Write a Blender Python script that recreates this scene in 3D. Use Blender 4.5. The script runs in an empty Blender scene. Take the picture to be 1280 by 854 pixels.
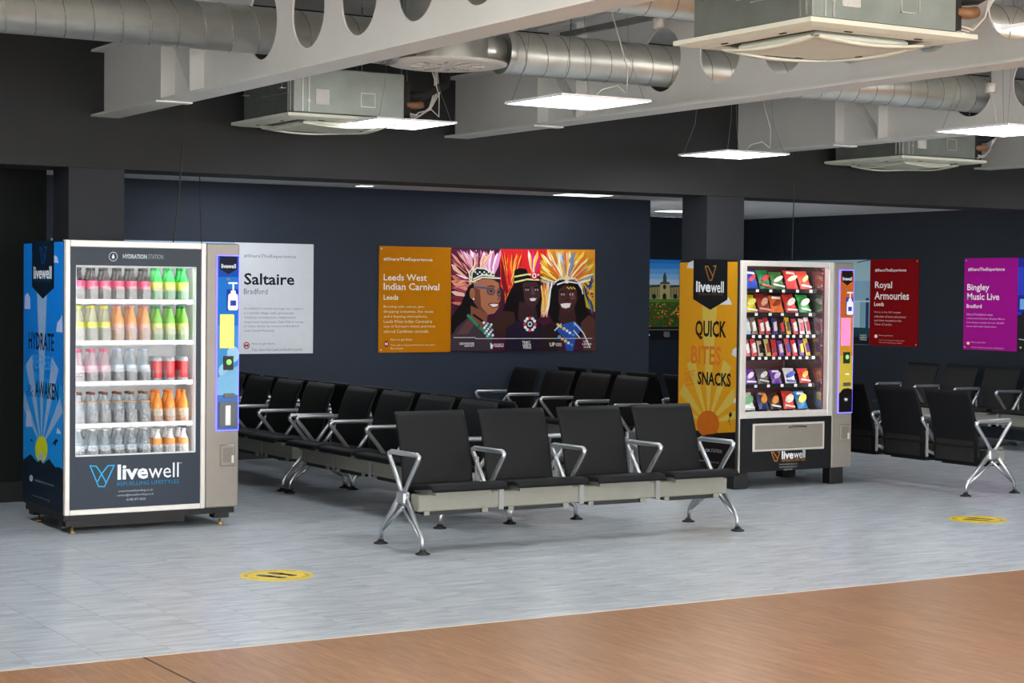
import bpy, math, random
from mathutils import Vector, Matrix
random.seed(7)
sc = bpy.context.scene
COL = sc.collection

# ------------------------------------------------------------------ camera model (photo 1280 x 854)
F = 2299.0; CX, CY = 640.0, 427.0; H = 1.545
ax = Vector((4400 - CX, 402 - CY, F)).normalized()            # world X in image space (x right, y down, z forward)
ay = Vector((-767 - CX, 349 - CY, F)); ay = (ay - ax * ay.dot(ax)).normalized()
az = ax.cross(ay)
CAM = Vector((0, 0, H))
def ray(p):
    d = Vector((p[0] - CX, p[1] - CY, F)); return Vector((ax.dot(d), ay.dot(d), az.dot(d)))
def onz(p, z): d = ray(p); return CAM + d * ((z - H) / d.z)
def ony(p, y): d = ray(p); return CAM + d * (y / d.y)
def onx(p, x): d = ray(p); return CAM + d * (x / d.x)

cam = bpy.data.cameras.new('camera'); cam.sensor_fit = 'HORIZONTAL'; cam.sensor_width = 36; cam.lens = 36 * F / 1280
cam.clip_start = .05; cam.clip_end = 200
co = bpy.data.objects.new('camera', cam); COL.objects.link(co)
right = Vector((ax.x, ay.x, az.x)); up = -Vector((ax.y, ay.y, az.y)); back = -Vector((ax.z, ay.z, az.z))
m = Matrix((right, up, back)).transposed().to_4x4(); m.translation = CAM
co.matrix_world = m
sc.camera = co

# ------------------------------------------------------------------ light
w = bpy.data.worlds.new('world'); sc.world = w; w.use_nodes = True
w.node_tree.nodes['Background'].inputs[0].default_value = (1.0, .965, .92, 1)
w.node_tree.nodes['Background'].inputs[1].default_value = 11.5
sc.view_settings.view_transform = 'Standard'; sc.view_settings.look = 'None'
sc.view_settings.exposure = 0.0; sc.view_settings.gamma = 1.0; sc.view_settings.use_curve_mapping = False
PANEL = 25.0       # radiance of an LED ceiling panel
def area(x, y, z, e):
    l = bpy.data.lights.new('unseen_ceiling_light', 'AREA'); l.shape = 'SQUARE'; l.size = .6; l.energy = e
    l.color = (.93, .97, 1.0)
    o = bpy.data.objects.new('unseen_ceiling_light', l); COL.objects.link(o); o.location = (x, y, z)
PE = PANEL * .36 * math.pi
for X in (2.6, 5.8, 8.6, 11.4):                               # the same ceiling panels carry on over the hall, out of frame
    for Y in (2.6, -.6): area(X, Y, 2.61, PE)
area(2.6, 5.6, 2.61, PE); area(8.6, 5.3, 2.61, PE); area(11.4, 5.3, 2.61, PE)
area(2.4, 8.6, 2.61, PE); area(2.4, 11.1, 2.61, PE); area(11.3, 8.2, 2.61, PE)
area(13.35, 11.0, 2.61, PE)
for X, Y in ((6.3, 14.5), (9.3, 14.5), (13.3, 13.6), (12.2, 16.6)): area(X, Y, 2.47, PE * .55)   # unseen lamps added under the low ceiling to brighten walls and posters

# ------------------------------------------------------------------ colour and materials
def lin(c): c /= 255.; return c / 12.92 if c <= .04045 else ((c + .055) / 1.055) ** 2.4
def rgb(r, g=None, b=None):
    if g is None: r, g, b = r
    return (lin(r), lin(g), lin(b), 1)
MATS = {}
def mat(name, col, rough=.5, metal=0., emit=0., spec=.5, var=.08, nscale=14., bump=0., bscale=120., stretch=None, coat=0., ecol=None):
    if name in MATS: return MATS[name]
    M = bpy.data.materials.new(name); M.use_nodes = True; nt = M.node_tree; b = nt.nodes['Principled BSDF']
    if len(col) == 3: col = rgb(col)
    b.inputs['Roughness'].default_value = rough; b.inputs['Metallic'].default_value = metal
    b.inputs['Specular IOR Level'].default_value = spec; b.inputs['Coat Weight'].default_value = coat
    b.inputs['Base Color'].default_value = col
    tc = nt.nodes.new('ShaderNodeNewGeometry')
    vec = tc.outputs['Position']
    if stretch:
        mp = nt.nodes.new('ShaderNodeMapping'); mp.inputs['Scale'].default_value = stretch
        nt.links.new(vec, mp.inputs[0]); vec = mp.outputs[0]
    if var:
        n = nt.nodes.new('ShaderNodeTexNoise'); n.inputs['Scale'].default_value = nscale; n.inputs['Detail'].default_value = 5
        nt.links.new(vec, n.inputs['Vector'])
        r = nt.nodes.new('ShaderNodeValToRGB')
        lo = tuple(c * (1 - var) for c in col[:3]) + (1,); hi = tuple(min(1, c * (1 + var)) for c in col[:3]) + (1,)
        r.color_ramp.elements[0].position = .3; r.color_ramp.elements[1].position = .7
        r.color_ramp.elements[0].color = lo; r.color_ramp.elements[1].color = hi
        nt.links.new(n.outputs[0], r.inputs[0]); nt.links.new(r.outputs[0], b.inputs['Base Color'])
    if bump:
        n2 = nt.nodes.new('ShaderNodeTexNoise'); n2.inputs['Scale'].default_value = bscale
        nt.links.new(vec, n2.inputs['Vector'])
        bp = nt.nodes.new('ShaderNodeBump'); bp.inputs['Strength'].default_value = bump; bp.inputs['Distance'].default_value = .004
        nt.links.new(n2.outputs[0], bp.inputs['Height']); nt.links.new(bp.outputs[0], b.inputs['Normal'])
    if emit:
        b.inputs['Emission Color'].default_value = ecol or col; b.inputs['Emission Strength'].default_value = emit
    MATS[name] = M; return M
def print_mat(name, rough=.5, spec=.12):
    "flat print: colours sit in a face colour attribute, a little ink mottle on top"
    if name in MATS: return MATS[name]
    M = bpy.data.materials.new(name); M.use_nodes = True; nt = M.node_tree; b = nt.nodes['Principled BSDF']
    a = nt.nodes.new('ShaderNodeAttribute'); a.attribute_name = 'ink'
    n = nt.nodes.new('ShaderNodeTexNoise'); n.inputs['Scale'].default_value = 60
    g = nt.nodes.new('ShaderNodeNewGeometry'); nt.links.new(g.outputs['Position'], n.inputs['Vector'])
    mr = nt.nodes.new('ShaderNodeMapRange'); mr.inputs[3].default_value = .9; mr.inputs[4].default_value = 1.1
    nt.links.new(n.outputs[0], mr.inputs[0])
    mx = nt.nodes.new('ShaderNodeVectorMath'); mx.operation = 'SCALE'
    nt.links.new(a.outputs['Color'], mx.inputs[0]); nt.links.new(mr.outputs[0], mx.inputs['Scale'])
    nt.links.new(mx.outputs[0], b.inputs['Base Color'])
    b.inputs['Roughness'].default_value = rough; b.inputs['Specular IOR Level'].default_value = spec
    MATS[name] = M; return M
def glass_mat(name, tint=(1, 1, 1), refl=.06, haze=0.0, hcol=(1, 1, 1), rough=.02):
    "thin sheet of glass or clear plastic: see-through, with a Fresnel reflection"
    if name in MATS: return MATS[name]
    M = bpy.data.materials.new(name); M.use_nodes = True; nt = M.node_tree; nt.nodes.remove(nt.nodes['Principled BSDF'])
    out = nt.nodes['Material Output']
    t = nt.nodes.new('ShaderNodeBsdfTransparent'); t.inputs[0].default_value = tuple(tint) + (1,)
    g = nt.nodes.new('ShaderNodeBsdfGlossy'); g.inputs['Roughness'].default_value = rough
    fr = nt.nodes.new('ShaderNodeFresnel'); fr.inputs[0].default_value = 1.45
    ml = nt.nodes.new('ShaderNodeMath'); ml.operation = 'MULTIPLY'; ml.inputs[1].default_value = refl / .04
    ml.use_clamp = True; nt.links.new(fr.outputs[0], ml.inputs[0])
    mx = nt.nodes.new('ShaderNodeMixShader'); nt.links.new(ml.outputs[0], mx.inputs[0])
    if haze:
        d = nt.nodes.new('ShaderNodeBsdfDiffuse'); d.inputs[0].default_value = tuple(hcol) + (1,)
        m2 = nt.nodes.new('ShaderNodeMixShader'); n = nt.nodes.new('ShaderNodeTexNoise'); n.inputs['Scale'].default_value = 25
        mr = nt.nodes.new('ShaderNodeMapRange'); mr.inputs[3].default_value = haze * .7; mr.inputs[4].default_value = haze * 1.3
        nt.links.new(n.outputs[0], mr.inputs[0]); nt.links.new(mr.outputs[0], m2.inputs[0])
        nt.links.new(t.outputs[0], m2.inputs[1]); nt.links.new(d.outputs[0], m2.inputs[2]); nt.links.new(m2.outputs[0], mx.inputs[1])
    else: nt.links.new(t.outputs[0], mx.inputs[1])
    nt.links.new(g.outputs[0], mx.inputs[2]); nt.links.new(mx.outputs[0], out.inputs[0])
    MATS[name] = M; return M

# ------------------------------------------------------------------ mesh collector
class MB:
    def __init__(s): s.v = []; s.f = []; s.sm = []; s.mi = []; s.col = []; s.cur = None; s.m = 0
    def face(s, idx, smooth=False): s.f.append(tuple(idx)); s.sm.append(smooth); s.mi.append(s.m); s.col.append(s.cur)
    def add(s, vs): n = len(s.v); s.v += [tuple(x) for x in vs]; return n
    def box(s, x0, x1, y0, y1, z0, z1, bev=0):
        if bev:
            bx, by, bz = [min(bev, abs(b - a) / 2.01) for a, b in ((x0, x1), (y0, y1), (z0, z1))]
            P = []
            for zz, ins in ((z0, 1), (z0 + bz, 0), (z1 - bz, 0), (z1, 1)):
                i = bx if ins else 0; j = by if ins else 0
                P.append([(x0 + i + bx * .0, y0 + j + by), (x0 + i + bx, y0 + j), (x1 - i - bx, y0 + j), (x1 - i, y0 + j + by),
                          (x1 - i, y1 - j - by), (x1 - i - bx, y1 - j), (x0 + i + bx, y1 - j), (x0 + i, y1 - j - by)])
            n = s.add([(x, y, zz) for ring, zz in zip(P, (z0, z0 + bz, z1 - bz, z1)) for x, y in ring])
            s.face([n + i for i in range(7, -1, -1)]); s.face([n + 24 + i for i in range(8)])
            for r in range(3):
                for i in range(8):
                    j = (i + 1) % 8; s.face((n + r * 8 + i, n + r * 8 + j, n + r * 8 + 8 + j, n + r * 8 + 8 + i))
            return s
        n = s.add([(x, y, z) for z in (z0, z1) for x, y in ((x0, y0), (x1, y0), (x1, y1), (x0, y1))])
        for q in ((3, 2, 1, 0), (4, 5, 6, 7), (0, 1, 5, 4), (1, 2, 6, 5), (2, 3, 7, 6), (3, 0, 4, 7)): s.face([n + i for i in q])
        return s
    def tube(s, pts, r, n=8, caps=True, sx=1., flat=None):
        "round bar along points; flat=(axis vector, ratio) squashes the section along that axis"
        pts = [Vector(p) for p in pts]; rs = r if isinstance(r, (list, tuple)) else [r] * len(pts); base = []
        ref = None
        for i, p in enumerate(pts):
            a = pts[max(i - 1, 0)]; b = pts[min(i + 1, len(pts) - 1)]; t = (b - a).normalized()
            if 0 < i < len(pts) - 1:
                t = ((p - a).normalized() + (b - p).normalized()); t = t.normalized() if t.length > 1e-6 else (b - a).normalized()
            if ref is None:
                ref = Vector((0, 0, 1)) if abs(t.z) < .9 else Vector((1, 0, 0))
            u = (ref - t * ref.dot(t)).normalized(); ref = u; v = t.cross(u)
            k = 1.
            if 0 < i < len(pts) - 1:
                c = (p - a).normalized().dot((b - p).normalized()); k = 1 / max(.5, math.sqrt((1 + c) / 2))
            ring = []
            for j in range(n):
                o = (u * math.cos(2 * math.pi * j / n) + v * math.sin(2 * math.pi * j / n)) * rs[i] * (k if k < 1.3 else 1.3)
                if flat: f = Vector(flat[0]); o = o - f * o.dot(f) * (1 - flat[1])
                ring.append(p + o)
            base.append(s.add(ring))
        for a, b in zip(base, base[1:]):
            for j in range(n): k = (j + 1) % n; s.face((a + j, a + k, b + k, b + j), True)
        if caps: s.face([base[0] + j for j in range(n - 1, -1, -1)]); s.face([base[-1] + j for j in range(n)])
        return s
    def lathe(s, prof, c=(0, 0, 0), n=16, axis='z', caps=True):
        rings = []
        for r, h in prof:
            ring = []
            for j in range(n):
                a = 2 * math.pi * j / n; x, y = r * math.cos(a), r * math.sin(a)
                ring.append((c[0] + x, c[1] + y, c[2] + h) if axis == 'z' else (c[0] + h, c[1] + x, c[2] + y) if axis == 'x' else (c[0] + y, c[1] + h, c[2] + x))
            rings.append(s.add(ring))
        for a, b in zip(rings, rings[1:]):
            for j in range(n): k = (j + 1) % n; s.face((a + j, a + k, b + k, b + j), True)
        if caps:
            s.face([rings[0] + j for j in range(n - 1, -1, -1)]); s.face([rings[-1] + j for j in range(n)])
        return s
    def prism(s, poly, f0, f1):
        "poly of 2D points; f0/f1 map a 2D point to the two 3D faces"
        n = len(poly); a = s.add([f0(p) for p in poly]); b = s.add([f1(p) for p in poly])
        s.face([a + i for i in range(n - 1, -1, -1)]); s.face([b + i for i in range(n)])
        for i in range(n): j = (i + 1) % n; s.face((a + i, a + j, b + j, b + i))
        return s
    def build(s, name, material, parent=None, loc=None):
        me = bpy.data.meshes.new(name); me.from_pydata(s.v, [], s.f)
        for mm in (material if isinstance(material, (list, tuple)) else [material]): me.materials.append(mm)
        me.polygons.foreach_set('use_smooth', s.sm); me.polygons.foreach_set('material_index', s.mi)
        if any(c is not None for c in s.col):
            at = me.color_attributes.new('ink', 'FLOAT_COLOR', 'CORNER')
            k = 0; buf = []
            for p, c in zip(me.polygons, s.col): buf += list(c or (1, 1, 1, 1)) * p.loop_total
            at.data.foreach_set('color', buf)
        me.update()
        return obj(name, me, parent, loc)
def obj(name, me, parent=None, loc=None):
    o = bpy.data.objects.new(name, me); COL.objects.link(o)
    if parent: o.parent = parent
    if loc: o.location = loc
    return o
def tag(o, label=None, cat=None, group=None, kind=None):
    if label: o['label'] = label
    if cat: o['category'] = cat
    if group: o['group'] = group
    if kind: o['kind'] = kind
    return o
def empty(name, loc=(0, 0, 0), rz=0):
    o = bpy.data.objects.new(name, None); COL.objects.link(o); o.location = loc; o.rotation_euler = (0, 0, rz); o.empty_display_size = .1; return o
def copy_tree(o, parent=None):
    c = o.copy(); COL.objects.link(c)
    if parent: c.parent = parent
    for ch in o.children: copy_tree(ch, c)
    return c

# ------------------------------------------------------------------ flat print on an axis-aligned plane, drawn in photo pixels
class Plane:
    def __init__(s, axis, at, n):                      # n: sign of the facing normal along the axis
        s.axis, s.at, s.n = axis, at, n
    def pt(s, p): return ony(p, s.at) if s.axis == 'y' else onx(p, s.at)
    def uv(s, p): q = s.pt(p); return ((q.x if s.axis == 'y' else -q.y), q.z)     # u runs to the right as seen
    def w(s, uv, off): return (uv[0], s.at + s.n * off, uv[1]) if s.axis == 'y' else (s.at + s.n * off, -uv[0], uv[1])
def text_mesh(txt, bold=0.):
    key = (txt, bold)
    cu = bpy.data.curves.new('t', 'FONT'); cu.body = txt; cu.resolution_u = 2; cu.offset = bold; cu.fill_mode = 'FRONT'
    o = bpy.data.objects.new('t', cu); COL.objects.link(o); bpy.context.view_layer.update()
    me = bpy.data.meshes.new_from_object(o.evaluated_get(bpy.context.evaluated_depsgraph_get()))
    vs = [(v.co.x, v.co.y) for v in me.vertices]; fs = [tuple(p.vertices) for p in me.polygons]
    bpy.data.objects.remove(o); bpy.data.curves.remove(cu); bpy.data.meshes.remove(me)
    return vs, fs
class Ink:
    "collects coloured flat shapes as one print"
    STEP = .00002
    def __init__(s, plane, off=.0004): s.p = plane; s.o = off; s.mb = MB(); s.txt = []; s.clip = None
    def _c(s, c): s.mb.cur = rgb(c); s.o += s.STEP
    def poly_uv(s, c, pts):
        if s.clip: pts = [(max(s.clip[0], min(s.clip[1], u)), v) for u, v in pts]
        s._c(c); n = s.mb.add([s.p.w(q, s.o) for q in pts]); s.mb.face([n + i for i in range(len(pts))])
    def poly(s, c, pts): s.poly_uv(c, [s.p.uv(q) for q in pts])
    def rect(s, c, a, b):
        (u0, v0), (u1, v1) = s.p.uv(a), s.p.uv(b); s.poly_uv(c, [(u0, v0), (u0, v1), (u1, v1), (u1, v0)])
    def ell(s, c, ctr, rx, ry, n=20, a0=0, a1=360, rot=0):
        pts = []
        for i in range(n + (0 if a1 - a0 == 360 else 1)):
            a = math.radians(a0 + (a1 - a0) * i / n); x, y = rx * math.cos(a), ry * math.sin(a); r = math.radians(rot)
            pts.append((ctr[0] + x * math.cos(r) - y * math.sin(r), ctr[1] + x * math.sin(r) + y * math.cos(r)))
        s.poly(c, pts)
    def line(s, c, pts, w):
        "polyline of width w (metres)"
        q = [Vector(s.p.uv(p)) for p in pts]; s._c(c)
        for a, b in zip(q, q[1:]):
            d = (b - a)
            if d.length < 1e-6: continue
            d.normalize(); nn = Vector((-d.y, d.x)) * w / 2; e = d * w * .3
            n = s.mb.add([s.p.w(t, s.o) for t in (a - e + nn, a - e - nn, b + e - nn, b + e + nn)]); s.mb.face((n, n + 1, n + 2, n + 3))
    def text(s, c, txt, a, b, bold=0., shear=0.):
        "text whose bounding box has the photo pixels a (left top) and b (right bottom) as corners"
        (u0, v1), (u1, v0) = s.p.uv(a), s.p.uv(b); vs, fs = text_mesh(txt, bold)
        if not vs: return
        x0 = min(v[0] for v in vs); x1 = max(v[0] for v in vs); y0 = min(v[1] for v in vs); y1 = max(v[1] for v in vs)
        s.o += s.STEP; t = MB(); t.cur = rgb(c); s.txt.append(t)
        n = t.add([s.p.w((u0 + (x - x0) / (x1 - x0) * (u1 - u0), v0 + (y - y0) / (y1 - y0) * (v1 - v0) + shear * (x - x0) / (x1 - x0)), s.o) for x, y in vs])
        for f in fs: t.face([n + i for i in f])
    def build(s, name, parent, rough=.5):
        for t in s.txt: t.build('text_line', print_mat('print_ink', rough), parent)
        return s.mb.build(name, print_mat('print_ink', rough), parent) if s.mb.f else None
def crop(ox, oy, k): return lambda x, y: (ox + x / k, oy + y / k)

# ------------------------------------------------------------------ places
YB = 12.12; XS = 14.81; YM = 15.35; YF = 18.62; ZC = 2.484; ZR = 3.545; ZBH = 2.345; YBORD = 7.31
XL, YFRONT = -4.0, -4.0
# ================================================================== SETTING
charcoal = mat('charcoal_paint', (45, 46, 47), .7, spec=.2, var=.06, nscale=3, bump=.05)
slate = mat('slate_blue_paint', (42, 50, 63), .65, spec=.2, var=.05, nscale=2.5, bump=.05)
slate_dark = mat('dark_slate_paint', (26, 33, 42), .7, spec=.15, var=.05, nscale=2.5, bump=.05)
skirt = mat('skirting_paint', (40, 43, 42), .5, spec=.2)
ceil_white = mat('ceiling_white', (205, 206, 205), .7, var=.03)
roof_grey = mat('roof_lining', (196, 198, 198), .6, var=.04)
def struct(name, mb, m, parent=None):
    o = mb.build(name, m, parent)
    if not parent: o['kind'] = 'structure'
    return o
# --- floors
sub = mat('floor_substrate', (112, 118, 124), .8)
fl = struct('floor', MB().box(XL, XS + .2, YBORD + .02, YF + .2, -.1, -.003), sub)
def tile_mat():
    M = bpy.data.materials.new('grey_streaked_vinyl'); M.use_nodes = True; nt = M.node_tree; b = nt.nodes['Principled BSDF']
    g = nt.nodes.new('ShaderNodeNewGeometry'); oi = nt.nodes.new('ShaderNodeObjectInfo')
    mp = nt.nodes.new('ShaderNodeMapping'); mp.inputs['Scale'].default_value = (2.6, 17, 1)
    nt.links.new(g.outputs['Position'], mp.inputs[0])
    cb = nt.nodes.new('ShaderNodeCombineXYZ'); ml = nt.nodes.new('ShaderNodeMath'); ml.operation = 'MULTIPLY'; ml.inputs[1].default_value = 40
    nt.links.new(oi.outputs['Random'], ml.inputs[0]); nt.links.new(ml.outputs[0], cb.inputs[2])
    ad = nt.nodes.new('ShaderNodeVectorMath'); nt.links.new(mp.outputs[0], ad.inputs[0]); nt.links.new(cb.outputs[0], ad.inputs[1])
    n = nt.nodes.new('ShaderNodeTexNoise'); n.inputs['Scale'].default_value = 1.3; n.inputs['Detail'].default_value = 7; n.inputs['Roughness'].default_value = .62
    n.inputs['Distortion'].default_value = .4
    nt.links.new(ad.outputs[0], n.inputs['Vector'])
    r = nt.nodes.new('ShaderNodeValToRGB'); e = r.color_ramp.elements
    e[0].position = .33; e[0].color = rgb(148, 156, 163); e[1].position = .68; e[1].color = rgb(199, 204, 208)
    k = e.new(.5); k.color = rgb(176, 183, 189)
    nt.links.new(n.outputs[0], r.inputs[0]); nt.links.new(r.outputs[0], b.inputs['Base Color'])
    b.inputs['Roughness'].default_value = .3; b.inputs['Specular IOR Level'].default_value = .45
    bp = nt.nodes.new('ShaderNodeBump'); bp.inputs['Strength'].default_value = .06; bp.inputs['Distance'].default_value = .003
    nt.links.new(n.outputs[0], bp.inputs['Height']); nt.links.new(bp.outputs[0], b.inputs['Normal'])
    return M
TILE = tile_mat()
TW, TL = .3035, .607
t_me = MB().box(-TW / 2 + .0011, TW / 2 - .0011, -TL / 2 + .0008, TL / 2 - .0008, -.004, 0).build('tile', TILE, fl)
first_tile = t_me; tiles = []
def visible(x, y, z=0, mx=30):
    d = Vector((x, y, z)) - CAM; q = (right.dot(d), -up.dot(d), -back.dot(d))
    if q[2] < .3: return False
    px, py = CX + F * q[0] / q[2], CY + F * q[1] / q[2]
    return -mx < px < 1280 + mx and -mx < py < 854 + mx
i0 = math.floor((XL - 2.54) / TW); cells = []
for i in range(i0, int((XS - 2.54) / TW) + 1):
    x = 2.54 + (i + .5) * TW
    j = 0; y0 = YBORD + .02 - (TL / 2 if i % 2 else 0)
    while y0 + j * TL < YF:
        cells.append((x, y0 + (j + .5) * TL)); j += 1
vis = sorted([c for c in cells if visible(*c) and c[1] - TL / 2 >= YBORD and c[1] < YM], key=lambda c: ray((640, 427)).normalized().dot(Vector((c[0], c[1], -H))))
near = set(vis[:300])
fld = MB()
for c in cells:
    if c in near:
        o = first_tile if not tiles else first_tile.copy()
        if tiles: COL.objects.link(o)
        o.location = (c[0], c[1], 0); tiles.append(o)
    else:
        a, b = max(c[1] - TL / 2, YBORD + .02), c[1] + TL / 2
        fld.box(c[0] - TW / 2 + .0011, c[0] + TW / 2 - .0011, a + .0008, b - .0008, -.004, 0)
o = fld.build('tile_field', TILE, fl); o['kind'] = 'stuff'
# --- wooden floor, strips running away from the camera
def wood_mat():
    M = bpy.data.materials.new('oak_strip'); M.use_nodes = True; nt = M.node_tree; b = nt.nodes['Principled BSDF']
    g = nt.nodes.new('ShaderNodeNewGeometry'); oi = nt.nodes.new('ShaderNodeObjectInfo')
    mp = nt.nodes.new('ShaderNodeMapping'); mp.inputs['Scale'].default_value = (38, 3, 1); nt.links.new(g.outputs['Position'], mp.inputs[0])
    n = nt.nodes.new('ShaderNodeTexNoise'); n.inputs['Scale'].default_value = 1.6; n.inputs['Detail'].default_value = 6
    nt.links.new(mp.outputs[0], n.inputs['Vector'])
    r = nt.nodes.new('ShaderNodeValToRGB'); e = r.color_ramp.elements
    e[0].position = .3; e[0].color = rgb(140, 98, 62); e[1].position = .75; e[1].color = rgb(173, 128, 86)
    nt.links.new(n.outputs[0], r.inputs[0])
    mr = nt.nodes.new('ShaderNodeMapRange'); mr.inputs[3].default_value = .9; mr.inputs[4].default_value = 1.08; nt.links.new(oi.outputs['Random'], mr.inputs[0])
    v = nt.nodes.new('ShaderNodeVectorMath'); v.operation = 'SCALE'; nt.links.new(r.outputs[0], v.inputs[0]); nt.links.new(mr.outputs[0], v.inputs['Scale'])
    nt.links.new(v.outputs[0], b.inputs['Base Color']); b.inputs['Roughness'].default_value = .34
    bp = nt.nodes.new('ShaderNodeBump'); bp.inputs['Strength'].default_value = .1; bp.inputs['Distance'].default_value = .002
    nt.links.new(n.outputs[0], bp.inputs['Height']); nt.links.new(bp.outputs[0], b.inputs['Normal'])
    return M
WOOD = wood_mat()
fw = struct('floor_wood', MB().box(XL, XS + .2, YFRONT, YBORD - .001, -.1, -.003), mat('wood_floor_gap', (120, 80, 54), .8))
PW, PL = .068, 1.15
pl_me = MB().box(-PW / 2 + .0005, PW / 2 - .0005, -PL / 2 + .0006, PL / 2 - .0006, -.004, 0).build('plank', WOOD, fw)
planks = []; wf = MB(); XJ = 2.683
for i in range(int((XL - XJ) / PW) - 1, int((XS - XJ) / PW)):
    x = XJ + (i + .5) * PW + (.004 if i >= 0 else -.004); st = (i * 7 % 5) / 5 * PL; y1 = YBORD - .003 - st + PL
    k = 0
    while True:
        b = y1 - k * PL; a = b - PL; k += 1
        if b < YFRONT: break
        full = b <= YBORD
        if full and len(planks) < 300 and (visible(x, a) or visible(x, b)) :
            o = pl_me if not planks else pl_me.copy()
            if planks: COL.objects.link(o)
            o.location = (x, (a + b) / 2, 0); planks.append(o)
        elif min(b, YBORD - .003) - a > .01:
            wf.box(x - PW / 2 + .0005, x + PW / 2 - .0005, a + .0006, min(b, YBORD - .003) - .0006, -.004, 0)
o = wf.build('plank_field', WOOD, fw); o['kind'] = 'stuff'
struct('trim_1', MB().box(XL, XS, YBORD - .002, YBORD + .02, -.05, .0012), mat('threshold_strip', (196, 192, 186), .4))
struct('trim_2', MB().box(XJ - .005, XJ + .005, YFRONT, YBORD - .002, -.05, .0004), mat('expansion_joint', (52, 40, 32), .7))
# --- walls
struct('wall_bulkhead', MB().box(XL, XS, YB - .02, YB + .43, ZBH, ZR + .1), charcoal)
xl0 = 3.711 * YB / 11.5; xr0 = 8.811 * YB / 11.5; cw = .388
for nm, x in (('column', xl0), ('column', xr0)):
    o = struct(nm, MB().box(x, x + cw, YB, YB + .34, 0, ZBH), mat('column_paint', (46, 48, 53), .65, spec=.2, var=.05, nscale=3))
    tag(o, ('charcoal square column behind the blue vending machine' if x < 6 else 'charcoal square column behind the yellow vending machine'), 'column')
xe = ony((58, 300), 13.03).x
struct('wall_left', MB().box(XL, xe, 13.03, 13.2, 0, ZC), mat('left_wall_paint', (22, 25, 25), .7, spec=.15, var=.05, nscale=3))
struct('baseboard_left', MB().box(XL, xe, 13.012, 13.03, 0, .146, .003), skirt)
XM = ony((812, 350), YM).x
struct('wall_middle', MB().box(XL, XM, YM, YM + .18, 0, ZC), slate)
struct('baseboard_middle', MB().box(xe, XM, YM - .015, YM, 0, .12, .003), skirt)
struct('wall_back', MB().box(XM - 2.2, XS, YF, YF + .15, 0, ZC), slate_dark)
struct('wall_right', MB().box(XS, XS + .15, YFRONT, YF, 0, ZR), slate_dark)
wl = MB(); wl.box(XL - .15, XL, YFRONT, YF, 0, .35).box(XL - .15, XL, YFRONT, YF, 3.2, ZR).box(XL - .15, XL, 6.3, YF, .35, 3.2)
y = YFRONT
while y < 6.3: wl.box(XL - .12, XL, y, y + .12, .35, 3.2); y += 1.6
struct('wall_far_left', wl, charcoal)
struct('window_2', MB().box(XL - .07, XL - .06, YFRONT, 6.3, .35, 3.2), glass_mat('window_glass', refl=.05))  # unseen window, its length set to tune side light on the beams
# recess ceiling: boards with joints
cr = struct('ceiling_recess', MB().box(XL, XS, YB + .43, YF + .15, ZC + .012, ZC + .08), mat('ceiling_gap', (120, 122, 122), .8))
bw = .3; y = YB + .43; cb_me = None; k = 0
while y < YF:
    e = min(y + bw, YF)
    MB().box(XL, XS, y + .004, e - .004, ZC, ZC + .012).build('panel', ceil_white, cr); y += bw
# main roof lining: shallow ribbed panels
rf = struct('ceiling', MB().box(XL, XS, YFRONT, YB, ZR + .02, ZR + .1), roof_grey)
y = YFRONT
while y < YB - .03:
    MB().box(XL, XS, y + .006, min(y + .5, YB - .025) - .006, ZR, ZR + .02).build('panel', roof_grey, rf); y += .5
# glazed front of the hall behind the camera
fm = mat('window_frame_grey', (70, 72, 74), .4, .3)
wfm = MB()
wfm.box(XL, XS, YFRONT - .1, YFRONT, 0, .25).box(XL, XS, YFRONT - .1, YFRONT, 3.2, ZR)
k = 0; x = XL
while x < XS:
    wfm.box(x, x + .12, YFRONT - .1, YFRONT, .25, 3.2); x += 1.57
struct('wall_front', wfm, fm)
wp = MB().box(XL, XS, YFRONT - .06, YFRONT - .05, .25, 3.2)
struct('window_1', wp, glass_mat('window_glass', refl=.05))

# ================================================================== STEEL BEAMS
steel = mat('white_painted_steel', (212, 213, 209), .5, var=.03, nscale=4)
def web_cell(mb, yc, half, z0, z1, zc, r, t):
    ang = sorted(set([2 * math.pi * i / 32 for i in range(32)] + [math.atan2(b - zc, a) % (2 * math.pi) for a in (-half, half) for b in (z0, z1)]))
    inn = []; out = []
    for a in ang:
        c, s = math.cos(a), math.sin(a); inn.append((yc + r * c, zc + r * s))
        k = min((half / abs(c)) if abs(c) > 1e-9 else 1e9, ((z1 - zc) / s) if s > 1e-9 else ((z0 - zc) / s) if s < -1e-9 else 1e9)
        out.append((yc + k * c, zc + k * s))
    n = len(ang)
    A = [mb.add([(sx * t / 2, y, z) for y, z in ring]) for sx in (-1, 1) for ring in (inn, out)]
    for i in range(n):
        j = (i + 1) % n
        mb.face((A[0] + i, A[0] + j, A[1] + j, A[1] + i)); mb.face((A[2] + j, A[2] + i, A[3] + i, A[3] + j))
        mb.face((A[0] + j, A[0] + i, A[2] + i, A[2] + j), True)
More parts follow.
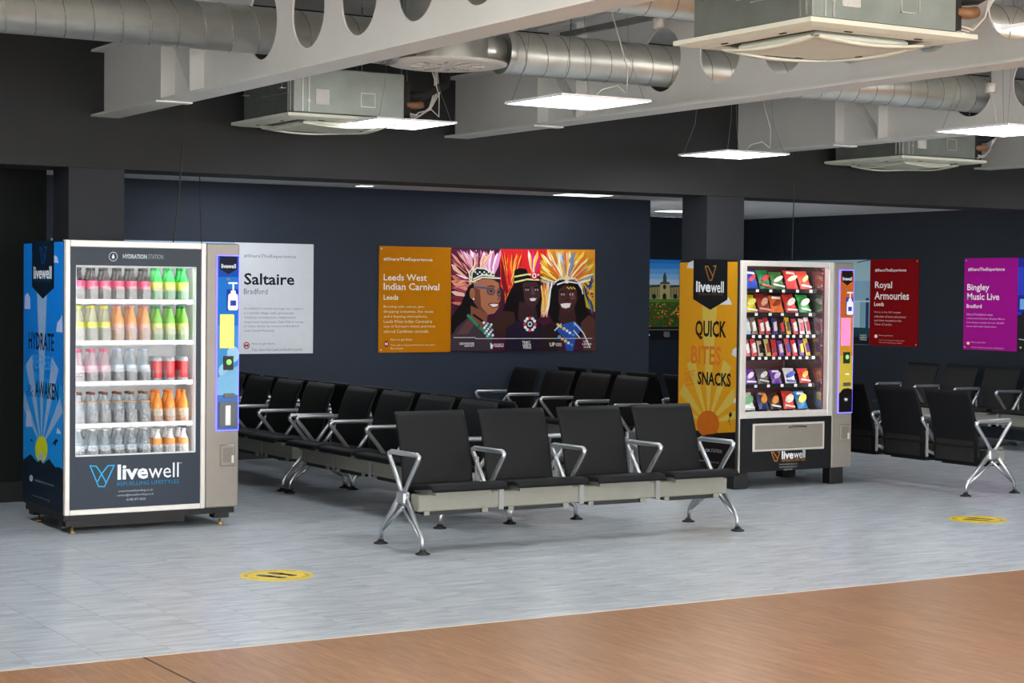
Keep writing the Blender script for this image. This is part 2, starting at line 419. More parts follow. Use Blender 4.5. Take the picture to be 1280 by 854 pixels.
def beam(x, label):
    r = empty('ceiling_beam', (x, YB, 0)); tag(r, label, 'beam', 'white steel roof beams')
    def L(y): return y - YB
    z0, ze, zt, t = 2.705, 3.125, 3.34, .012
    web = MB()
    web.box(-t / 2, t / 2, L(10.8), L(YB - .02), z0, ze)
    web.box(-t / 2, t / 2, L(9.765), L(10.8), z0, zt)
    HS = .595
    for k in range(25):
        yc = 9.468 - k * HS
        web_cell(web, L(yc), HS / 2, z0, zt, 3.012, .2, t)
    ylast = 9.468 - 24 * HS - HS / 2
    web.build('web', steel, r)
    MB().box(-.098, .098, L(ylast), L(YB - .02), z0 - .016, z0).build('bottom_flange', steel, r)
    MB().box(-.098, .098, L(10.8), L(YB - .02), ze, ze + .016).build('top_flange', steel, r)
    MB().box(-.098, .098, L(ylast), L(10.8), zt, zt + .016).build('top_flange', steel, r)
    for yy in (10.8, 10.32):
        MB().box(-.095, .095, L(yy) - .006, L(yy) + .006, z0, zt if yy < 10.5 else ze).build('stiffener', steel, r)
    b = MB(); b.prism([(L(10.7), ze), (L(10.71) + .012, ze), (L(10.34), z0 + .0), (L(10.33), z0)], lambda p: (-.09, p[0], p[1]), lambda p: (.09, p[0], p[1]))
    b.build('brace', steel, r)
    MB().box(-.14, .1, L(10.84), L(10.76), z0 - .026, z0 - .0162).build('splice_plate', steel, r)
    return r
BX = (4.153, 6.886, 9.588, 12.40)
for x, l in zip(BX, ('white steel beam with round holes, nearest, above the blue vending machine', 'white steel beam with round holes reaching the dark bulkhead above the carnival poster',
                     'white steel beam with round holes above the yellow vending machine', 'white steel beam in the top right corner beside the right wall')): beam(x, l)

# ================================================================== DUCTS
galv = mat('galvanised_steel', (206, 208, 202), .34, .85, var=.12, nscale=5)
galv_rough = mat('galvanised_sheet', (150, 158, 152), .42, .6, var=.1, nscale=6)
seam = mat('duct_seam', (140, 142, 136), .45, .7)
def duct(x0, x1, y, z, r, label):
    o = empty('air_duct', (x0, y, z)); tag(o, label, 'duct')
    MB().lathe([(r, 0), (r, x1 - x0)], n=40, axis='x').build('duct_body', galv, o)
    pts = []; P = .155; n = int((x1 - x0) / P * 20)
    for i in range(n + 1):
        a = 2 * math.pi * i / 20; pts.append((i / 20 * P, (r + .0005) * math.cos(a), (r + .0005) * math.sin(a)))
    MB().tube(pts, .0032, 4).build('spiral_seam', seam, o)
    for xx in (0.0, x1 - x0): MB().lathe([(r + .004, -.02), (r + .006, 0), (r + .004, .02)], (xx, 0, 0), 40, 'x', False).build('collar', galv, o)
    return o
DZ = 2.972
duct(-3.6, 4.94, 9.468, DZ, .129, 'round spiral air duct at the top left through the nearest beam')
duct(5.71, 12.3, 9.468, DZ, .129, 'round spiral air duct right of the ceiling disc through two beams')
duct(4.3, 14.7, 7.09, DZ, .129, 'round spiral air duct running behind the big ceiling cassette')
duct(-3.6, 3.9, 7.09, DZ, .129, 'nearer round spiral air duct high above the blue vending machine')
# round diffuser
d = empty('air_diffuser', (5.325, 9.468, 2.86)); tag(d, 'large round white ceiling diffuser disc with swirl slots under duct', 'diffuser')
dw = mat('diffuser_white', (214, 208, 198), .5)
MB().lathe([(.0, 0), (.31, 0), (.352, .008), (.355, .018), (.26, .024), (.24, .03)], n=48, caps=False).build('face_plate', dw, d)
MB().lathe([(.24, .02), (.24, .42), (.0, .42)], n=40, caps=False).build('plenum', galv, d)
for a_, b_ in ((-.365, -.2), (.2, .365)): MB().tube([(a_, 0, DZ - 2.86), (b_, 0, DZ - 2.86)], .084, 24).build('duct_spigot', galv, d)
for ring, n, r0, r1 in ((0, 12, .07, .13), (1, 20, .15, .22)):
    for i in range(n):
        a = 2 * math.pi * i / n; mb = MB(); q = []
        for rr, da in ((r0, 0), (r1, .09), (r1, .16), (r0, .1)): q.append((rr * math.cos(a + da), rr * math.sin(a + da)))
        mb.prism(q, lambda p: (p[0], p[1], -.0035), lambda p: (p[0], p[1], .001)); mb.build('slot_blade', mat('slot_grey', (158, 154, 146), .5) if i % 2 else dw, d)

# ================================================================== CEILING CASSETTES
cream = mat('cassette_cream', (220, 222, 206), .5, var=.03)
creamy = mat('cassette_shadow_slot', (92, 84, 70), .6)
copper = mat('pipe_lagging', (30, 28, 27), .7); brass = mat('copper_pipe', (150, 110, 78), .5, .3)
wirem = mat('white_cable', (214, 210, 202), .5); sticker = mat('paper_label', (206, 206, 200), .6, var=.15, nscale=160)
wire_dark = mat('steel_wire', (132, 132, 130), .45, .4)
def cassette(x, y, z, label):
    r = empty('ceiling_cassette', (x, y, z)); tag(r, label, 'air conditioner', 'ceiling cassette units')
    h = .475
    p = MB()
    # sloped edge frame ring: outer edge high, inner step lower
    ring = [(h, .022), (h, .010), (h - .05, 0), (.36, -.004), (.36, .03), (h, .03)]
    R = []
    for a, zz in ring: R.append(p.add([(-a, -a, zz), (a, -a, zz), (a, a, zz), (-a, a, zz)]))
    for a, b in zip(R, R[1:] + R[:1]):
        for i in range(4): j = (i + 1) % 4; p.face((a + i, b + i, b + j, a + j))
    p.build('fascia_frame', cream, r)
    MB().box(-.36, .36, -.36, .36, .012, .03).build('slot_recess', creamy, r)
    MB().box(-.27, .27, -.27, .27, -.024, .012, .012).build('intake_grille', cream, r)
    for i in range(4):
        v = MB(); n = 12; a0 = []
        for k in range(n + 1):
            u = -.30 + .6 * k / n; bow = math.cos((k / n - .5) * math.pi)
            for yy, zz in ((-.328, -.012 - .018 * bow), (-.326, -.018 - .022 * bow), (-.272, -.026 - .014 * bow), (-.27, -.02 - .012 * bow), (-.3, -.012 - .014 * bow)):
                c, s = math.cos(i * math.pi / 2), math.sin(i * math.pi / 2); a0.append((u * c - yy * s, u * s + yy * c, zz))
        nb = v.add(a0)
        for k in range(n):
            for q in range(5): w_ = (q + 1) % 5; v.face((nb + k * 5 + q, nb + k * 5 + 5 + q, nb + k * 5 + 5 + w_, nb + k * 5 + w_), True)
        v.build('air_flap', cream, r)
        s = MB()
        for uu in (-.2, .2):
            c, sn = math.cos(i * math.pi / 2), math.sin(i * math.pi / 2)
            s.prism([(uu - .02, -.40), (uu + .02, -.40), (uu + .02, -.388), (uu - .02, -.388)], lambda p_: (p_[0] * c - p_[1] * sn, p_[0] * sn + p_[1] * c, -.0055), lambda p_: (p_[0] * c - p_[1] * sn, p_[0] * sn + p_[1] * c, -.002))
        s.build('clip_slot', copper, r)
    b = .41
    body = MB().box(-b, b, -b, b, .04, .34, .006).build('housing', galv_rough, r)
    MB().box(-b + .02, b - .02, -b + .02, b - .02, .028, .041).build('gasket', copper, r)
    MB().box(-b - .004, -b, -.3, .1, .17, .176).build('pressed_rib', galv, body); MB().box(-b - .004, -b, -.12, .0, .15, .155).build('pressed_rib', galv, body)
    for yy in (-.33, -.37): MB().box(-b - .006, -b, yy - .004, yy + .004, .05, .34).build('corner_flange', galv, body)
    for xx in (-.3, -.345): MB().box(xx - .004, xx + .004, -b - .006, -b, .05, .34).build('corner_flange', galv, body)
    MB().box(-.25, -.15, -b - .003, -b, .1, .2).build('rating_plate', sticker, body)
    f = MB()
    for a_, b_, c_, d_ in ((.08, .19, .1, .106), (.08, .19, .19, .196), (.08, .086, .1, .196), (.184, .19, .1, .196)): f.box(a_, b_, -b - .004, -b, c_, d_)
    f.build('knockout_frame', galv, body)
    MB().lathe([(.012, -.004), (.012, 0)], (-.3, -b, .12), 8, 'y').build('screw', galv, body)
    # pipe side (+x): valves, lagged pipes and a cable loop
    MB().box(b, b + .06, -.38, -.2, .06, .3).build('valve_box', copper, r)
    MB().tube([(b + .04, -.36, .14), (b + .11, -.37, .14), (b + .16, -.37, .15)], .026, 10).build('drain_stub', brass, r)
    MB().tube([(b + .02, -.3, .2), (b + .2, -.33, .22), (b + .36, -.33, .3), (b + .42, -.3, .6)], .03, 10).build('lagged_pipe', copper, r)
    for k in range(3):
        MB().tube([(b + .02, -.36 + k * .03, .09), (b + .14, -.37 + k * .03, .07 - k * .005), (b + .22 + .02 * k, -.36 + k * .03, .13), (b + .27 + .02 * k, -.34, .24), (b + .3, -.3, .5)], .006, 6).build('cable', wirem, r)
    for sx in (-1, 1):
        for sy in (-1, 1):
            MB().box(sx * b - .02 + sx * .03, sx * b + .02 + sx * .03, sy * .3 - .02, sy * .3 + .02, .2, .206).build('hanger_bracket', galv, r)
            MB().tube([(sx * (b + .035), sy * .3, .19), (sx * (b + .035), sy * .3, ZR - z)], .005, 6).build('threaded_rod', wire_dark, r)
    return r
cassette(5.468, 6.311, 2.655, 'large cream ceiling cassette unit nearest the camera at the top')
cassette(5.47, 11.45, 2.66, 'cream ceiling cassette unit with dark side above the white wall poster')
cassette(10.95, 11.57, 2.645, 'farthest cream ceiling cassette unit above the yellow vending machine')

# ================================================================== LED PANELS
led = mat('led_diffuser', (255, 255, 255), .5, emit=PANEL, var=0, ecol=(.94, .975, 1, 1))
ledf = mat('led_frame', (232, 232, 236), .4)
def led_panel(x, y, z, label, tilt=(0, 0)):
    r = empty('led_panel', (x, y, z)); r.rotation_euler = (tilt[0], tilt[1], 0); tag(r, label, 'ceiling light', 'suspended LED panels')
    s = .3
    f = MB(); f.box(-s, s, -s, -s + .012, 0, .014).box(-s, s, s - .012, s, 0, .014).box(-s, -s + .012, -s + .012, s - .012, 0, .014).box(s - .012, s, -s + .012, s - .012, 0, .014)
    f.build('frame', ledf, r)
    n = MB(); k = n.add([(-s + .012, -s + .012, .004), (s - .012, -s + .012, .004), (s - .012, s - .012, .004), (-s + .012, s - .012, .004)]); n.face((k + 3, k + 2, k + 1, k)); n.build('diffuser', led, r)
    MB().box(-s + .012, s - .012, -s + .012, s - .012, .006, .014).build('back_plate', ledf, r)
    for a, b in ((-1, -1), (1, -1), (1, 1), (-1, 1)):
        MB().tube([(a * .27, b * .27, .014), (a * .2, b * .22, .25), (a * .16, b * .2, ZR - z)], .0014, 5).build('suspension_wire', wire_dark, r)
    MB().box(-.1, .1, -.03, .03, .016, .04).build('driver_box', wirem, r)
    MB().tube([(.1, 0, .03), (.17, .0, .09), (.24, -.05, .11), (.27, -.1, .06), (.26, -.12, .2), (.18, -.08, .5), (.15, -.05, ZR - z)], .004, 6).build('flex', wirem, r)
    return r
led_panel(5.738, 8.701, 2.607, 'suspended square LED panel in front of the duct, top centre')
led_panel(5.80, 11.0, 2.655, 'suspended square LED panel overlapping the cassette unit above carnival poster')
led_panel(8.75, 11.1, 2.592, 'suspended square LED panel hanging directly above the yellow vending machine')
led_panel(8.5, 8.1, 2.556, 'suspended square LED panel at the right edge below second duct')
led_panel(5.80, 4.98, 2.607, 'suspended square LED panel cut by top right corner of picture')
# conduit rail with ceiling roses
def rail(x, y0, y1, z, label):
    r = empty('conduit_rail', (x, y0, z)); tag(r, label, 'conduit')
    MB().box(-.02, .02, 0, y1 - y0, 0, .035).build('channel', wire_dark, r)
    for yy in (.75, y1 - y0 - .08):
        MB().lathe([(.03, -.06), (.036, -.055), (.036, -.004), (.025, 0)], (0, yy, 0), 14).build('ceiling_rose', wirem, r)
    for yy in (.1, y1 - y0 - .1): MB().tube([(0, yy, .03), (0, yy, ZR - z)], .005, 6).build('hanger_rod', wire_dark, r)
a = onz((722, 47), 3.2); b_ = onz((806, 23), 3.2)
rail((a.x + b_.x) / 2, b_.y - .8, a.y + .08, 3.2, 'dark conduit rail with white ceiling roses above the centre duct')
a2 = onz((1238, 104), 2.9)
r_ = empty('ceiling_rose', (a2.x, a2.y, 2.9)); tag(r_, 'small white ceiling rose with flex beside the right duct', 'ceiling rose')
MB().lathe([(.03, -.06), (.036, -.055), (.036, -.004), (.025, 0)], n=14).build('body', wirem, r_)
MB().tube([(0, 0, 0), (0, 0, ZR - 2.9)], .006, 6).build('stem', wire_dark, r_)
MB().tube([(0, 0, -.06), (.01, -.03, -.16), (.0, -.06, -.3)], .004, 6).build('flex', wirem, r_)
# recessed lights in the low ceiling
for (p0, p1, lab) in (((697, 243), (760, 244.5), 'flush ceiling light strip above the carnival poster'), ((826, 263.5), (862, 264.5), 'flush ceiling light beside the yellow machine column'), ((448, 232), (463, 232.5), 'small flush ceiling light left of the carnival poster')):
    q0 = onz(p0, ZC); q1 = onz(p1, ZC); c = (q0 + q1) / 2; hw = max(.06, abs(q1.x - q0.x) / 2); hw = min(hw, .3)
    hd = .15 if hw > .1 else .06
    r_ = empty('recessed_light', (c.x, c.y, ZC)); tag(r_, lab, 'ceiling light', 'flush lights in the low ceiling')
    MB().box(-hw - .01, hw + .01, -hd - .01, hd + .01, -.004, 0).build('trim_ring', ledf, r_)
    MB().box(-hw, hw, -hd, hd, -.006, -.0041).build('diffuser', mat('led_low', (255, 255, 255), .5, emit=4, var=0), r_)
# hanging black cables
blk = mat('black_cable', (14, 14, 15), .5)
def cable(pts, r, label):
    o = MB().tube(pts, r, 6).build('cable', blk); tag(o, label, 'cable'); return o
c0 = ony((231, 134), 11.9); c1 = ony((226, 215), 11.9); c2 = ony((217, 301), 11.9)
cable([(c0.x, c0.y, ZR), c0, (c1 * .5 + c0 * .5) + Vector((.004, 0, 0)), c1, (c1 + c2) * .5 + Vector((.004, 0, 0)), c2, (c2.x - .005, c2.y, 1.835)], .006, 'long black power cable dropping to the blue vending machine')
c0 = ony((250.5, 262), 12.75); c1 = ony((252, 301), 12.75)
cable([(c0.x - .01, 12.75, ZC), c0, c1, (c1.x, c1.y, 1.5)], .004, 'short thin black cable behind the blue vending machine')
c0 = ony((994, 195), 12.0); c1 = ony((990, 325), 12.0)
cable([(c0.x, c0.y, ZR), c0, c1, (c1.x, c1.y, 1.74)], .004, 'thin black power cable dropping to the yellow vending machine')

# ================================================================== BEAM SEATING
alu = mat('polished_aluminium', (188, 191, 194), .36, .85, var=.05)
clampm = mat('satin_clamp', (138, 140, 140), .5, .2)
pad = mat('black_upholstery', (8, 9, 11), .65, spec=.25, var=.12, nscale=30, bump=.15, bscale=350)
beamp = mat('beam_beige_paint', (128, 128, 119), .45, var=.04)
rub = mat('black_rubber', (16, 16, 17), .55)
NP = .582
def cushion(wid, prof, thick, ns=6):
    "upholstered panel: profile of (y,z) points swept over the width with soft edges"
    mb = MB(); n = len(prof); rows = []
    nrm = []
    for i in range(n):
        a = Vector(prof[max(i - 1, 0)]); b = Vector(prof[min(i + 1, n - 1)]); t = (b - a).normalized(); nrm.append(Vector((-t.y, t.x)))
    xs = [-wid / 2, -wid / 2 + .008, -wid / 2 + .03] + [-wid / 2 + .03 + (wid - .06) * k / 2 for k in (1,)] + [wid / 2 - .03, wid / 2 - .008, wid / 2]
    ts = [.25, .75, 1, 1, 1, .75, .25]
    for side in (1, -1):
        for i in range(n):
            e = .5 if i in (0, n - 1) else 1
            rows.append(mb.add([(x, prof[i][0] + nrm[i].x * thick / 2 * t * e * side, prof[i][1] + nrm[i].y * thick / 2 * t * e * side) for x, t in zip(xs, ts)]))
    m_ = len(xs)
    for i in range(n - 1):
        for j in range(m_ - 1):
            a, b = rows[i], rows[i + 1]; mb.face((a + j, a + j + 1, b + j + 1, b + j), True)
            a, b = rows[n + i], rows[n + i + 1]; mb.face((a + j + 1, a + j, b + j, b + j + 1), True)
        for j in (0, m_ - 1):
            a, b, c, d_ = rows[i] + j, rows[i + 1] + j, rows[n + i + 1] + j, rows[n + i] + j
            mb.face((a, b, c, d_) if j == 0 else (d_, c, b, a))
    for i in (0, n - 1):
        for j in range(m_ - 1):
            a, b = rows[i] + j, rows[n + i] + j; mb.face((a, b, b + 1, a + 1) if i == 0 else (a + 1, b + 1, b, a))
    return mb
def make_bench(n=4):
    "local x along the bench from 0, local y=0 at the front feet, facing -y"
    r = empty('beam_bench')
    LEN = n * NP
    MB().box(.02, LEN - .02, .09, .19, .237, .338, .006).build('beam', beamp, r)
    seat0 = back0 = None
    for k in range(n):
        xc = (k + .5) * NP
        if seat0 is None:
            seat0 = cushion(.515, [(-.055, .368), (-.04, .388), (.02, .392), (.12, .380), (.24, .366), (.34, .362), (.37, .366)], .034).build('seat', pad, r, (xc, 0, 0))
            back0 = cushion(.485, [(.338, .225), (.338, .30), (.345, .38), (.362, .47), (.385, .58), (.415, .68), (.447, .76), (.468, .803)], .03).build('backrest', pad, r, (xc, 0, 0))
            s1 = MB().box(-.19, .19, .03, .30, .335, .362); s1 = s1.build('seat_tray', beamp, seat0)
            s2 = MB().box(-.21, .18, .10, .32, .212, .237).build('under_tray', rub, seat0)
            MB().box(-.235, -.2, .085, .095, .215, .24).build('fixing_lug', beamp, seat0); MB().box(.16, .2, .085, .095, .215, .24).build('fixing_lug', beamp, seat0)
            bb = MB().box(-.2, .2, .352, .366, .25, .42).build('back_plate', rub, back0)
        else:
            for s0 in (seat0, back0):
                c = copy_tree(s0, r); c.location = (xc, 0, 0)
    def bar(name, pts, rad, parent, fl_=.62): return MB().tube(pts, rad, 8, flat=((1, 0, 0), fl_)).build(name, alu, parent)
    for k in range(n + 1):
        x = k * NP; end = k in (0, n)
        ar = empty('armrest', (0, 0, 0)); ar.parent = r
        # V-shaped arm with a flat top bar
        arm = MB().tube([(x, .232, .335), (x, .15, .44), (x, .062, .545), (x, .058, .562), (x, .075, .573), (x, .40, .571), (x, .425, .562), (x, .425, .545), (x, .34, .44), (x, .258, .335)], .0155, 8, flat=((1, 0, 0), .85))
        me = arm.build('armrest', alu, r); bpy.data.objects.remove(ar)
        if not end:
            MB().box(x - .018, x + .018, .078, .088, .225, .352, .004).build('beam_clamp', clampm, r)
            MB().box(x - .014, x + .014, .372, .38, .25, .52, .003).build('back_bracket', clampm, r)
            MB().tube([(x, .17, .31), (x, .28, .27), (x, .376, .3)], .014, 8).build('back_stay', clampm, r)
        if end:
            lg = MB().box(x - .024, x + .024, .19, .30, .27, .35, .012).build('leg_hub', alu, r)
            for sy, yj in ((0, .235), (1, .255)):
                fy = 0 if sy == 0 else .53; s = 1 if sy == 0 else -1
                l = MB(); l.tube([(x, yj, .335), (x, fy + s * .03, .115), (x, fy + s * .008, .08), (x, fy + s * .004, .02)], [.021, .016, .014, .0125], 8, flat=((1, 0, 0), .8))
                l.tube([(x, yj + s * .03, .262), (x, fy + s * .03, .095)], .0115, 8)
                lo = l.build('leg', alu, r)
                MB().lathe([(.044, 0), (.044, .006), (.022, .016), (.016, .028)], (x, fy, 0), 16).build('foot_pad', rub, lo)
    return r
proto = make_bench()
def place(o, fx, fy, rz, label): o.location = (fx, fy, 0); o.rotation_euler = (0, 0, rz); tag(o, label, 'bench', 'four-seat airport benches'); return o
HP = math.pi / 2
place(proto, 5.145, 9.385, 0, 'black four-seat airport bench in the foreground facing the camera')
# rz=-90: local x -> -Y, faces -X ; rz=+90: local x -> +Y, faces +X
place(copy_tree(proto), 5.81, 10.37 + 4 * NP, -HP, 'black four-seat bench facing left between blue machine and foreground bench')
place(copy_tree(proto), 6.87, 10.37, HP, 'black four-seat bench directly behind, back to back with left-facing near bench')
place(copy_tree(proto), 5.81, 12.83 + 4 * NP, -HP, 'black four-seat bench facing left, partly hidden behind the blue machine')
place(copy_tree(proto), 6.87, 12.83, HP, 'black four-seat bench by the middle wall, hidden behind the left row backs')
place(copy_tree(proto), 8.87, 12.92 + 4 * NP, -HP, 'black four-seat bench facing left below the carnival poster right end')
place(copy_tree(proto), 10.30, 12.92, HP, 'black four-seat bench seen only as back tops beside yellow machine')
place(copy_tree(proto), 10.87, 10.2, HP, 'black four-seat bench right of yellow machine with its backs towards us')
place(copy_tree(proto), 13.8, 12.69 + 4 * NP, -HP, 'black four-seat bench against the right wall under red and purple posters')

# ================================================================== VENDING MACHINES
navy = mat('navy_panel', (24, 40, 56), .4, spec=.3, var=.04)
jet = mat('black_cabinet', (14, 15, 18), .45, spec=.3, var=.05)
silver = mat('silver_door_frame', (206, 203, 198), .38, .25, var=.03)
taupe = mat('taupe_fascia', (138, 132, 124), .42, .25, var=.03)
white_liner = mat('white_liner', (226, 230, 232), .5, var=.02)
brassf = mat('brass_foot', (196, 158, 96), .35, .8)
uvled = mat('violet_led', (96, 84, 255), .4, emit=3., var=0)
ledw = mat('cabinet_led', (255, 255, 255), .4, emit=15., var=0)
ledw2 = mat('snack_cabinet_led', (255, 246, 250), .4, emit=20., var=0)
pane = glass_mat('vending_glass', refl=.006)
clear = glass_mat('clear_plastic', refl=.008, haze=.2, hcol=(.9, .93, .95), rough=.08)
shelfw = mat('white_shelf', (236, 238, 240), .4)
steel_dark = mat('brushed_steel', (92, 94, 98), .45, .6)

# ---------------- left: drinks machine
YL = 11.14; FL_ = Plane('y', YL, -1)
def FX(p): return FL_.pt(p)
X0 = FX((82, 300)).x; X1 = FX((258, 304)).x; X2 = FX((300, 303)).x; Zb, Zt = .118, 1.832; DEP = .87
SL = Plane('x', X0 - .004, -1)
vm = empty('vending_machine', (0, 0, 0)); tag(vm, 'tall drinks vending machine with blue side, white door and lit bottles', 'vending machine')
vm.location = (X0, YL, 0)
class Off:      # build in world coordinates, store relative to the machine root
    pass
def wb(mb, name, material, root, parent=None):
    o = mb.build(name, material, parent or root)
    if not parent: o.matrix_parent_inverse = Matrix.Translation(-root.location)
    return o
def adopt(o, root): o.parent = root; o.matrix_parent_inverse = Matrix.Translation(-root.location); return o
w0 = FX((95.5, 333)); w1 = FX((245.5, 568))      # the window opening
wx0, wx1, wz0, wz1 = FX((95, 450)).x, FX((245.8, 450)).x, FX((97, 571.5)).z, FX((97, 331.5)).z
T = .03
body = MB()
body.box(X0, X0 + T, YL + .06, YL + DEP, Zb, Zt).box(X2 - T, X2, YL + .06, YL + DEP, Zb, Zt).box(X0 + T, X2 - T, YL + DEP - T, YL + DEP, Zb, Zt)
body.box(X0 + T, X2 - T, YL + .06, YL + DEP - T, Zt - T, Zt).box(X0 + T, X2 - T, YL + .06, YL + DEP - T, Zb, Zb + T).box(X1 - .0, X1 + .02, YL + .06, YL + DEP - T, Zb + T, Zt - T)
wb(body, 'cabinet', jet, vm)
# inner lining
lin_ = MB(); iy = YL + .5
lin_.box(X0 + T, X1, iy, iy + .01, Zb + T, Zt - T).box(X0 + T, X0 + T + .01, YL + .062, iy, Zb + T, Zt - T).box(X1 - .012, X1 - .002, YL + .062, iy, Zb + T, Zt - T)
lin_.box(X0 + T, X1, YL + .062, iy, wz1 + .03, wz1 + .04).box(X0 + T, X1, YL + .062, iy, wz0 - .12, wz0 - .11)
wb(lin_, 'inner_lining', white_liner, vm)
door = empty('door', (0, 0, 0)); adopt(door, vm)
fr = MB(); fwid = .032
pts_o = (X0, X1, Zb, Zt)
fr.box(X0, X0 + fwid, YL, YL + .06, Zb, Zt, .004).box(X1 - fwid, X1, YL, YL + .06, Zb, Zt, .004).box(X0 + fwid, X1 - fwid, YL, YL + .06, Zt - .042, Zt, .004).box(X0 + fwid, X1 - fwid, YL, YL + .06, Zb, Zb + .034, .004)
bpy.data.objects.remove(door)
door = wb(fr, 'door', silver, vm)
dp = MB(); y0, y1 = YL + .006, YL + .05
dp.box(X0 + fwid, wx0, y0, y1, Zb + .034, Zt - .042).box(wx1, X1 - fwid, y0, y1, Zb + .034, Zt - .042).box(wx0, wx1, y0, y1, wz1, Zt - .042).box(wx0, wx1, y0, y1, Zb + .034, wz0)
dp.build('door_panel', navy, door)
MB().box(wx0, wx1, YL + .016, YL + .02, wz0, wz1).build('window_pane', pane, door)
wi = MB(); e = .006
wi.box(wx0, wx0 + e, YL + .012, YL + .055, wz0, wz1).box(wx1 - e, wx1, YL + .012, YL + .055, wz0, wz1).box(wx0, wx1, YL + .012, YL + .055, wz1 - e, wz1).box(wx0, wx1, YL + .012, YL + .055, wz0, wz0 + e)
wi.build('window_gasket', white_liner, door)
for nm, xx in (('a', X0 + T + .014), ('b', X1 - .026)):
    wb(MB().box(xx, xx + .01, YL + .066, YL + .076, wz0, wz1), 'light_strip', ledw, vm)
wb(MB().box(X0 + .06, X1 - .04, YL + .066, YL + .078, wz1 + .012, wz1 + .024), 'light_strip', ledw, vm)
ink = Ink(Plane('y', YL + .006, -1))
C8 = crop(80, 560, 6.92)
for path in ([(225, 155), (300, 335), (350, 335), (435, 150), (380, 155), (325, 225), (285, 300)], [(225, 155), (280, 160), (325, 225), (365, 305)]): ink.line((46, 172, 226), [C8(*p) for p in path], .007)
ink.text((226, 230, 240), 'live', C8(463, 145), C8(728, 266), .03); ink.text((222, 226, 238), 'well', C8(732, 136), C8(992, 252))
ink.text((20, 120, 170), 'REFUELLING LIFESTYLES', C8(460, 296), C8(995, 304))
ink.text((170, 180, 190), 'www.livewellvending.co.uk', C8(470, 366), C8(770, 374)); ink.text((170, 180, 190), 'contact@livewellvending.co.uk', C8(460, 402), C8(775, 409)); ink.text((170, 180, 190), '01482 871 8625', C8(540, 438), C8(705, 448))
ink.text((200, 200, 210), 'TM', C8(995, 126), C8(1018, 136))
ink.ell((190, 200, 206), (141.5, 320.8), 5.6, 5.9); ink.ell((40, 58, 74), (141.5, 320.8), 4.8, 5.1); ink.poly((225, 230, 232), [(141.5, 317.2), (143.4, 321.5), (142.6, 323.4), (140.4, 323.4), (139.6, 321.5)])
ink.text((190, 200, 206), 'HYDRATION', (153.6, 317.6), (183.6, 323.9), .03); ink.text((150, 160, 168), 'STATION', (185.5, 318), (204, 324.2))
ink.build('door_emblem', door)
# side print
sp = MB().box(X0 - .004, X0, YL + .03, YL + DEP - .005, Zb, Zt - .004); sp = wb(sp, 'side_panel', jet, vm)
C2 = crop(25, 300, 4.75); C3 = crop(25, 460, 4.75)
ik = Ink(SL)
ytop = SL.uv(C2(22, 10)); 
uL, uR = -(YL + DEP - .012), SL.uv(C2(257, 400))[0]; ik.clip = (uL, uR); vT, vB = Zt - .012, SL.uv(C3(130, 575))[1]
ik.poly_uv((14, 112, 196), [(uL, vT), (uL, vB), (uR, vB), (uR, vT)])
sun = SL.uv(C3(128, 470)); pale = (128, 158, 196)
ik.poly_uv((22, 130, 205), [(uL, vT - .8), (uL, vB), (uR, vB), (uR, vT - .9)])
for a0, a1, L_ in ((84, 96, 1.1), (56, 70, .62), (110, 124, .62), (30, 42, .5), (138, 150, .5)):
    q = [sun]
    for a in (a0, a1):
        dx, dz = math.cos(math.radians(a)), math.sin(math.radians(a)); L2 = L_
        L2 = min(L2, (uR - sun[0]) / dx if dx > 0 else (uL - sun[0]) / dx); q.append((sun[0] + dx * L2, sun[1] + dz * L2))
    ik.poly_uv(pale, q)
ik.ell((188, 196, 30), C3(127, 485), 37 / 4.75, 80 / 4.75)
ik.poly((150, 166, 206), [C3(*p) for p in ((108, 545), (125, 490), (145, 545))])
for cl in ([C2(*p) for p in ((28, 410), (30, 330), (45, 312), (60, 340), (62, 410))], [C2(*p) for p in ((215, 545), (222, 490), (240, 470), (250, 445), (254, 550))], [C2(*p) for p in ((203, 135), (203, 90), (222, 100), (230, 137))],
           [C3(*p) for p in ((35, 350), (38, 250), (62, 260), (75, 350))], [C3(*p) for p in ((216, 390), (222, 355), (240, 375), (245, 392))]): ik.poly((160, 176, 214), cl)
ik.poly((10, 26, 40), [C2(*p) for p in ((72, 4), (203, 8), (203, 285), (136, 350), (72, 278))])
for path in ([(118, 48), (132, 138), (140, 138), (160, 45), (146, 46)], [(118, 48), (128, 48), (150, 120)]): ik.line((16, 66, 120), [C2(*p) for p in path], .012)
ik.text((206, 214, 224), 'livewell', C2(82, 158), C2(188, 232), .02); ik.text((20, 70, 110), 'REFUELLING', C2(90, 236), C2(180, 250))
ik.text((16, 26, 42), 'HYDRATE', C2(52, 545), C2(202, 662), .02); ik.text((70, 150, 214), 'REFRESH', C2(75, 680), C2(200, 778)); ik.text((14, 92, 170), '&', C3(40, 95), C3(80, 172)); ik.text((16, 26, 42), 'AWAKEN', C3(90, 75), C3(228, 196), .02)
for b in (((50, 415), (62, 428), (72, 420), (78, 438), (66, 434)), ((185, 465), (200, 440), (214, 422), (230, 432), (216, 446), (210, 468), (203, 448))): ik.poly((18, 28, 44), [C3(*p) for p in b])
hz = [C3(x, y) for x, y in ((22, 545), (45, 525), (62, 512), (75, 525), (92, 548), (108, 560), (122, 545), (140, 572), (158, 552), (175, 540), (195, 570), (212, 592), (230, 588), (252, 600))]
hp = [SL.uv(p) for p in hz]; hp = [(max(uL, min(uR, u)), v) for u, v in hp]
ik.poly_uv((16, 30, 44), [(uL, Zb + .02), (uR, Zb + .02), (uR, hp[-1][1])] + hp[::-1] + [(uL, hp[0][1])])
